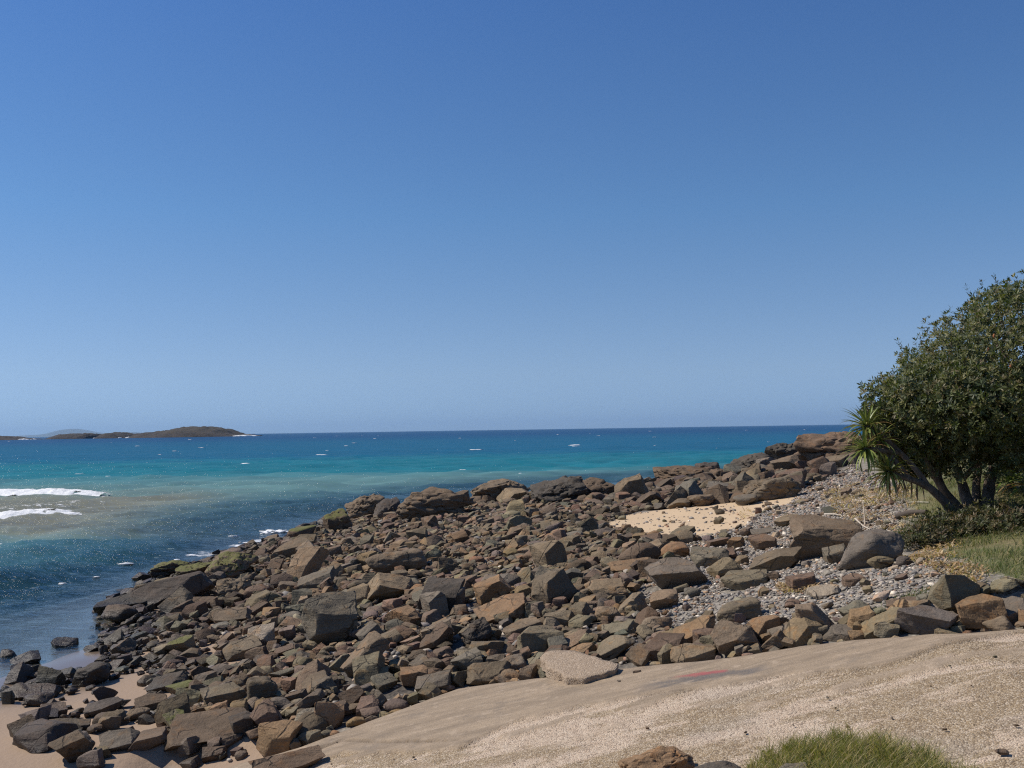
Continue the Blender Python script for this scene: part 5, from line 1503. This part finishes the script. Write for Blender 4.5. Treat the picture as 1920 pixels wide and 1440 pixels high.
def head(parent, off, C0, axis, n, length, rng, cols, name='leaf_head', min_up=-1.0):
    axis = np.array(axis, float); axis /= np.linalg.norm(axis)
    V, F = tube([C0 - axis * .16, C0 - axis * .05, C0 + axis * .06], [.045, .055, .03], 8, 3)
    hd = child(name, V, F, MAT_BARK, parent, off)
    A = np.cross(axis, (.2, .3, .93)); A /= np.linalg.norm(A); B = np.cross(axis, A)
    for k in range(n):
        s = (k + .5) / n
        sp = .15 + 1.75 * s ** .8 + rng.normal(0, .1)
        th = k * 2.399 + rng.normal(0, .2)
        d_ = axis * math.cos(sp) + (A * math.cos(th) + B * math.sin(th)) * math.sin(sp)
        X_ = Vector(d_); X_.normalize()
        Z_ = Vector((0, 0, 1)) - X_ * X_.z
        if Z_.length < .1: Z_ = Vector(axis) - X_ * X_.dot(Vector(axis))
        Z_.normalize(); Y_ = Z_.cross(X_)
        L = length * rng.uniform(.8, 1.15)
        Mx = Matrix(((X_.x, Y_.x, Z_.x, 0), (X_.y, Y_.y, Z_.y, 0), (X_.z, Y_.z, Z_.z, 0), (0, 0, 0, 1)))
        lf = bpy.data.objects.new('leaf', STRAPS[min(4, int(s * 3.4 + rng.uniform(0, 1.6)))])
        COL.objects.link(lf); lf.parent = hd
        dead = s > .78 and rng.uniform() < .6
        lf.matrix_local = Matrix.Translation(Vector(C0 + d_ * .03 - off)) @ Mx @ Matrix.Diagonal((L, L, L, 1))
        cb = np.array((.26, .17, .085) if dead else cols[rng.integers(len(cols))]) * math.exp(rng.normal(0, .15))
        lf.color = (*cb, 1)
    return hd
GC = [(.15, .20, .05), (.20, .24, .07), (.11, .155, .042), (.26, .26, .09)]
pand = add_obj('screw_pine', None, label='screw pine with spiky strap-leaf heads leaning left of the dense tree', category='tree')
pb = at_y(1800, 972, 16.4); pb[2] = float(ground_z(pb[0], pb[1])); pand.location = pb
PT = [
    (path([(1802, 978, 16.4), (1770, 938, 16.3), (1738, 908, 16.2), (1705, 898, 16.1), (1668, 888, 16.0)]), [.08, .07, .06, .05, .04]),
    (path([(1738, 908, 16.2), (1712, 872, 16.2), (1680, 840, 16.2), (1650, 812, 16.2), (1632, 802, 16.2)]), [.05, .045, .042, .04, .038]),
    (path([(1690, 850, 16.2), (1660, 845, 16.0), (1630, 842, 15.9)]), [.05, .045, .04]),
    (path([(1705, 898, 16.1), (1675, 860, 16.1), (1650, 832, 16.1)]), [.05, .045, .04]),
]
for k, (pt, rd) in enumerate(PT):
    V, F = tube(pt, rd, 9, 700 + k)
    child('trunk' if k == 0 else 'branch', V, F, MAT_BARK, pand, pb)
rp = np.random.default_rng(5)
head(pand, pb, at_y(1668, 886, 16.0), (-.75, -.3, .35), 60, .46, rp, GC)
head(pand, pb, at_y(1626, 800, 16.2), (-.6, -.2, .75), 58, .48, rp, GC)
head(pand, pb, at_y(1622, 842, 15.9), (-.8, -.35, .25), 50, .42, rp, GC)
head(pand, pb, at_y(1648, 828, 16.1), (-.5, -.5, .6), 36, .40, rp, GC)
for k in range(26):          # dead leaves hanging below the branches
    s = rp.uniform(0, 1)
    p = at_y(1655 + 85 * s, 893 + 12 * s + rp.normal(0, 3), 16.0 + .2 * s)
    L = rp.uniform(.22, .42)
    lf = bpy.data.objects.new('dead_leaf', HANG[k % 2]); COL.objects.link(lf); lf.parent = pand
    lf.matrix_local = Matrix.Translation(Vector(p - pb)) @ Matrix.Rotation(rp.uniform(0, 6.28), 4, 'Z') @ Matrix.Rotation(math.radians(rp.uniform(60, 88)), 4, 'Y') @ Matrix.Diagonal((L, L * .8, L, 1))
    lf.color = (*(np.array((.16, .095, .055)) * math.exp(rp.normal(0, .3))), 1)

# --- strap-leaved clumps on the bank behind the trunks
for k, (a, b_, yq, lab) in enumerate(((1893, 908, 19.5, 'clump of arching strap leaves on the bank right behind the trunks'), (1935, 915, 18.6, 'second clump of arching strap leaves half out of the picture'))):
    p0 = at_y(a, b_, yq); p0[2] = float(ground_z(p0[0], p0[1]))
    root = add_obj('strap_leaf_plant', None, label=lab, category='plant', group='strap-leaf plants on the bank')
    root.location = p0
    head(root, p0, p0 + np.array([0, 0, .18]), (0, 0, 1), 30, .78, rp, [(.13, .20, .05), (.17, .24, .07), (.10, .15, .04)], 'leaf_head')

# --- low shrubs under the tree
def shrub(px, py, Yq, rx, ry, rz, n, seed, label):
    rr_ = np.random.default_rng(seed)
    c0 = at_y(px, py, Yq); c0[2] = float(ground_z(c0[0], c0[1]))
    root = add_obj('low_shrub', None, label=label, category='shrub', group='low shrubs under the tree')
    root.location = c0
    for k in range(9):
        a_ = rr_.uniform(0, 6.28); e = c0 + np.array([math.cos(a_) * rx * .7, math.sin(a_) * ry * .7, rz * rr_.uniform(.4, 1.0)])
        V, F = tube([c0 - (0, 0, .05), (c0 + e) / 2 + rr_.normal(0, .05, 3), e], [.018, .013, .006], 5, seed + k)
        child('stem', V, F, MAT_BARK, root, c0)
    d_ = rr_.normal(0, 1, (n, 3)); d_ /= np.linalg.norm(d_, axis=1)[:, None]; d_[:, 2] = np.abs(d_[:, 2])
    C_ = c0 + d_ * np.array([rx, ry, rz]) * (rr_.uniform(.35, 1, n) ** .5 * (1 + .6 * fbm(d_ * 3.5 + seed, seed, 3)))[:, None]
    N_ = d_ + (0, 0, .5) + rr_.normal(0, .35, (n, 3)); N_ /= np.linalg.norm(N_, axis=1)[:, None]
    V, F, cl = rosettes(C_, N_, rr_, 7, .075, .018, .95, [(.06, .070, .024), (.085, .085, .03), (.12, .10, .045), (.05, .05, .02), (.16, .11, .055)])
    child('foliage', V, F, MAT_LEAF, root, c0, cl, False)
shrub(1740, 1030, 14.8, .42, .40, .34, 560, 31, 'low dark shrub growing against the big smooth grey boulder')
shrub(1800, 1010, 15.4, .55, .5, .30, 560, 32, 'spreading low shrub at the foot of the leaning trunk')
shrub(1885, 1015, 15.3, .75, .6, .36, 800, 33, 'broad low shrub in the deep shade right of the trunks')
shrub(1760, 980, 16.2, .40, .35, .24, 300, 34, 'small olive shrub behind the spreading one')

# ------------------------------------------------------------------ grass
def blades(P0, rng, lo, hi, cols, w=.006, lean=.45):
    n = len(P0)
    L = rng.uniform(lo, hi, n)[:, None]
    a_ = rng.uniform(0, 6.28, n)
    d_ = np.stack([np.cos(a_), np.sin(a_), np.zeros(n)], 1) * np.abs(rng.normal(0, lean, n))[:, None] + (0, 0, 1)
    d_ /= np.linalg.norm(d_, axis=1)[:, None]
    sd_ = np.stack([-np.sin(a_ + 1), np.cos(a_ + 1), np.zeros(n)], 1) * w
    m1 = P0 + d_ * L * .55; tip = P0 + d_ * L + np.stack([np.cos(a_), np.sin(a_), -.25 * np.ones(n)], 1) * L * .22
    V = np.stack([P0 - sd_ * .6, P0 + sd_ * .6, m1 + sd_ * .5, m1 - sd_ * .5, tip], 1)
    F = np.stack([np.arange(n) * 5 + k for k in (0, 1, 2)], 1); F2 = np.stack([np.arange(n) * 5 + k for k in (0, 2, 3)], 1); F3 = np.stack([np.arange(n) * 5 + k for k in (3, 2, 4)], 1)
    cc = np.array(cols)[rng.integers(0, len(cols), n)] * np.exp(rng.normal(0, .2, n))[:, None]
    return V.reshape(-1, 3), np.concatenate([F, F2, F3]), np.repeat(cc, 5, 0)
GR = [(.075, .115, .028), (.10, .135, .035), (.055, .085, .022), (.14, .15, .05), (.23, .19, .09), (.28, .22, .11)]
# tuft at the near side of the ramp
q = on_ramp([1395, 1440, 1490, 1560, 1650, 1720, 1790, 1850, 1850, 1395], [1452, 1420, 1402, 1394, 1400, 1422, 1442, 1458, 1520, 1520])[:, :2]
ctr = q.mean(0); ex = (q.max(0) - q.min(0)) / 2
cp = r.uniform(q.min(0), q.max(0), (1500, 2)); cp = cp[in_poly(cp[:, 0], cp[:, 1], q)]
wgt = np.clip(1.15 - (((cp - ctr) / ex) ** 2).sum(1) + .5 * fbm2(cp[:, 0], cp[:, 1], 4.0, 95, 3), 0, 1)
cp = cp[r.uniform(0, 1, len(cp)) < wgt][:420]
pts = np.concatenate([c_ + r.normal(0, .028 * r.uniform(.6, 1.5), (int(r.integers(18, 60)), 2)) for c_ in cp])
def mound_z(x, y):
    w_ = np.clip(1 - ((x - ctr[0]) / ex[0]) ** 2 - ((y - ctr[1]) / ex[1]) ** 2, 0, 1)
    return ramp_z(x) + (.05 * w_ ** .6) * (1 + .8 * fbm2(x, y, 4.0, 96, 3)) - .02
P0 = np.column_stack([pts, mound_z(pts[:, 0], pts[:, 1]) + .005])
V, F, cl = blades(P0, r, .04, .17, [(.13, .16, .038), (.18, .19, .05), (.09, .12, .03), (.26, .23, .075), (.38, .30, .13), (.46, .36, .18), (.33, .25, .11), (.30, .26, .10)], .0036, .8)
Vl, Fl, cl2 = blades(P0[r.integers(0, len(P0), 1500)], r, .10, .26, [(.46, .36, .18), (.36, .27, .12), (.40, .30, .15), (.16, .18, .05)], .0032, .75)
F = np.concatenate([F, Fl + len(V)]); V = np.concatenate([V, Vl]); cl = np.concatenate([cl, cl2])
me = mesh_np('grass_tuft', V, F, False); color_attr(me, 'tint', cl)
add_obj('grass_tuft', me, MAT_GRASS, label='mound of green and straw-coloured grass growing on the near edge of the ramp', category='grass', kind='stuff')
# bank on the right
cand = r.uniform([4.4, 8.0], [15, 27], (150000, 2))
gz = ground_z(cand[:, 0], cand[:, 1])
n1 = fbm2(cand[:, 0], cand[:, 1], 1.3, 5)
gw = sstep(2.14, 2.3, gz + .06 * n1) * sstep(4.9, 6.3, cand[:, 0] + .3 * n1 - np.clip((cand[:, 1] - 13) * .32, 0, 40))
gw *= sstep(-.5, .2, fbm2(cand[:, 0], cand[:, 1], .9, 91, 3)) * np.clip(14 / cand[:, 1], 0, 1)
u_, v_, c_ = project(np.column_stack([cand, gz]))
ok = (r.uniform(0, 1, len(cand)) < gw) & (u_ < 2050)
ok &= cand[:, 1] > edge_y(cand[:, 0]) + .05
P0 = np.column_stack([cand, gz])[ok][:24000]
V, F, cl = blades(P0, r, .05, .16, [(.10, .13, .035), (.15, .16, .05), (.075, .10, .028), (.22, .19, .08), (.30, .23, .11)], .006, .6)
V2, F2, c2 = blades(np.column_stack([hit(1735, 1112)[:2] + r.normal(0, (.28, .12), (500, 2)), np.zeros(500)]), r, .03, .08, GR, .005, .6)
b2 = V2.reshape(-1, 5, 3); b2[..., 2] += ground_z(b2[:, 0, 0], b2[:, 0, 1])[:, None]
V = np.concatenate([V, b2.reshape(-1, 3)]); F = np.concatenate([F, F2 + len(cl)]); cl = np.concatenate([cl, c2])
me = mesh_np('grass', V, F, False); color_attr(me, 'tint', cl)
add_obj('grass', me, MAT_GRASS, kind='stuff', label='rough green and yellow grass on the bank under the tree', category='grass')

# ------------------------------------------------------------------ straw litter and driftwood
def litter(poly_px, n, seed, lo=.08, hi=.32):
    rr_ = np.random.default_rng(seed)
    pl = world_poly(poly_px)
    q = rr_.uniform(pl.min(0), pl.max(0), (n * 5, 2)); q = q[in_poly(q[:, 0], q[:, 1], pl)]
    q = q[fbm2(q[:, 0], q[:, 1], 1.4, seed, 3) > -.05][:n]
    n = len(q)
    L = rr_.uniform(lo, hi, n); a_ = rr_.uniform(0, 6.28, n); e = np.abs(rr_.normal(.05, .22, n))
    d_ = np.stack([np.cos(a_) * np.cos(e), np.sin(a_) * np.cos(e), np.sin(e)], 1)
    s_ = np.stack([-np.sin(a_), np.cos(a_), np.zeros(n)], 1) * .009
    P0 = np.column_stack([q, ground_z(q[:, 0], q[:, 1]) + .03])
    up = np.array([0, 0, .012])
    V = np.stack([P0 - s_, P0 + s_, P0 + d_ * (L * .5)[:, None] + s_ + up * 2, P0 + d_ * (L * .5)[:, None] - s_ + up * 2, P0 + d_ * L[:, None]], 1)
    k = np.arange(n) * 5
    F = np.concatenate([np.stack([k, k + 1, k + 2], 1), np.stack([k, k + 2, k + 3], 1), np.stack([k + 3, k + 2, k + 4], 1)])
    cols = np.array([(.34, .22, .11), (.44, .30, .16), (.25, .15, .075), (.52, .40, .25)])[rr_.integers(0, 4, n)] * np.exp(rr_.normal(0, .2, n))[:, None]
    return V.reshape(-1, 3), F, np.repeat(cols, 5, 0)
LV, LF, LCo, b0 = [], [], [], 0
for pp, n_, sd_, lo, hi in (([(1545, 925), (1600, 905), (1700, 912), (1725, 960), (1700, 1000), (1630, 992), (1560, 965)], 2600, 3, .06, .28), ([(1690, 1048), (1790, 1042), (1850, 1080), (1830, 1112), (1760, 1078)], 420, 8, .05, .2), ([(1700, 985), (1800, 1000), (1800, 1050), (1720, 1052)], 400, 9, .06, .25), ([(1452, 1102), (1480, 1096), (1530, 1098), (1535, 1112), (1470, 1118)], 260, 4, .05, .16), ([(1385, 962), (1400, 955), (1415, 965), (1408, 982), (1388, 980)], 160, 5, .1, .3), ([(1335, 930), (1352, 928), (1355, 944), (1338, 946)], 150, 6, .15, .4)):
    V, F, cl = litter(pp, n_, sd_, lo, hi)
    LV.append(V); LF.append(F + b0); LCo.append(cl); b0 += len(V)
me = mesh_np('straw_litter', np.concatenate(LV), np.concatenate(LF), False); color_attr(me, 'tint', np.concatenate(LCo))
add_obj('straw_litter', me, MAT_GRASS, kind='stuff', label='dry straw and dead leaves washed up on the pebbles', category='straw')
t = NT('driftwood')
oi = t.node('ShaderNodeObjectInfo').outputs['Color']
n = t.noise(t.mapping(t.pos(), (9, 9, 9)), 3, 5, .6)
MAT_DRIFT = t.done(t.principled(Base_Color=t.mix(n, t.mix(1.0, oi, (.7, .68, .65), 'MULTIPLY'), oi), Roughness=.9, Normal=t.bump(n, .6, .01)))
def driftwood(pts, rd, colr, label, seed, lift=.03):
    Q = []
    for a, b_, up in pts:
        p = hit(a, b_); p[2] = float(ground_z(p[0], p[1])) + lift + up; Q.append(p)
    V, F = tube(Q, np.linspace(rd, rd * .55, len(Q)), 8, seed)
    c0 = V.mean(0)
    o = add_obj('driftwood', mesh_np('driftwood', V - c0, F), MAT_DRIFT, label=label, category='driftwood')
    o.location = c0; o.color = (*colr, 1)
driftwood([(1680, 976, 0), (1705, 972, .05), (1738, 968, .02)], .075, (.10, .08, .065), 'dark rotting log in front of the trunks', 41, .06)
driftwood([(1547, 967, 0), (1562, 968, .02), (1580, 970, 0)], .028, (.50, .44, .37), 'bleached stick lying behind the huge flat-topped boulder', 42)
driftwood([(1622, 984, 0), (1621, 982, .22), (1619, 980, .42)], .014, (.50, .42, .33), 'thin pale stick standing upright in the straw', 43, 0)
driftwood([(1604, 985, .1), (1618, 992, .03), (1632, 996, 0)], .018, (.52, .45, .36), 'pale bent stick lying in the straw beside the grey boulder', 44)
driftwood([(1600, 940, 0), (1612, 943, .01), (1624, 942, .0)], .03, (.58, .50, .42), 'short bleached piece of wood in the straw', 45)
driftwood([(1700, 945, .0), (1720, 946, .02), (1742, 945, .0)], .016, (.45, .42, .34), 'thin straight pale branch on the grass left of the trunks', 46)

# ------------------------------------------------------------------ far hills and the air between
xs = np.array([20, 45, 70, 100, 120, 132, 140, 152, 168, 200, 230, 250, 262, 300]); hs = np.array([0, 2.5, 4, 5, 9.5, 14, 14.5, 12, 8, 5, 5, 6.5, 3, 0])
HD = 38000.0
mpp = HD / FPX
px = np.linspace(20, 300, 200)
hh = (np.interp(px, xs, hs) + .5 * fbm2(px, px * 0, .09, 5, 4) * (np.interp(px, xs, hs) > 1)) * mpp
x0 = np.array([at_y(a, 800, HD)[0] for a in px])
v = np.linspace(-1, 1, 12)
Xg, Vg = np.meshgrid(x0, v, indexing='ij')
Z = np.repeat(hh[:, None], 12, 1) * np.clip(1 - Vg ** 2, 0, 1) - 2
me = mesh_np('hills', np.column_stack([Xg.ravel(), (HD + Vg * 2500).ravel(), Z.ravel()]), grid_faces(200, 12))
t = NT('hill_forest')
MAT_HILL = t.done(t.principled(Base_Color=t.mix(t.noise(t.pos(), .0015, 5), (.04, .055, .03), (.08, .085, .045)), Roughness=1.0))
add_obj('hills', me, MAT_HILL, kind='structure', label='faint blue hills far beyond the islands')
hb = bmesh.new()
bmesh.ops.create_cube(hb, size=1.0)
for vv in hb.verts:
    vv.co = Vector((vv.co.x * 90000, vv.co.y * 90000, -8.0 if vv.co.z < 0 else 380.0))
me = bpy.data.meshes.new('haze'); hb.to_mesh(me); hb.free()
hm = bpy.data.materials.new('haze_air'); hm.use_nodes = True
for x_ in list(hm.node_tree.nodes): hm.node_tree.nodes.remove(x_)
ho = hm.node_tree.nodes.new('ShaderNodeOutputMaterial')
hv = hm.node_tree.nodes.new('ShaderNodeVolumePrincipled')
hv.inputs['Color'].default_value = (.46, .70, 1.0, 1)
hv.inputs['Density'].default_value = 2.6e-5
hv.inputs['Anisotropy'].default_value = .2
hm.node_tree.links.new(hv.outputs[0], ho.inputs['Volume'])
add_obj('haze', me, hm, kind='stuff', label='thin sea haze veiling the far hills', category='haze')
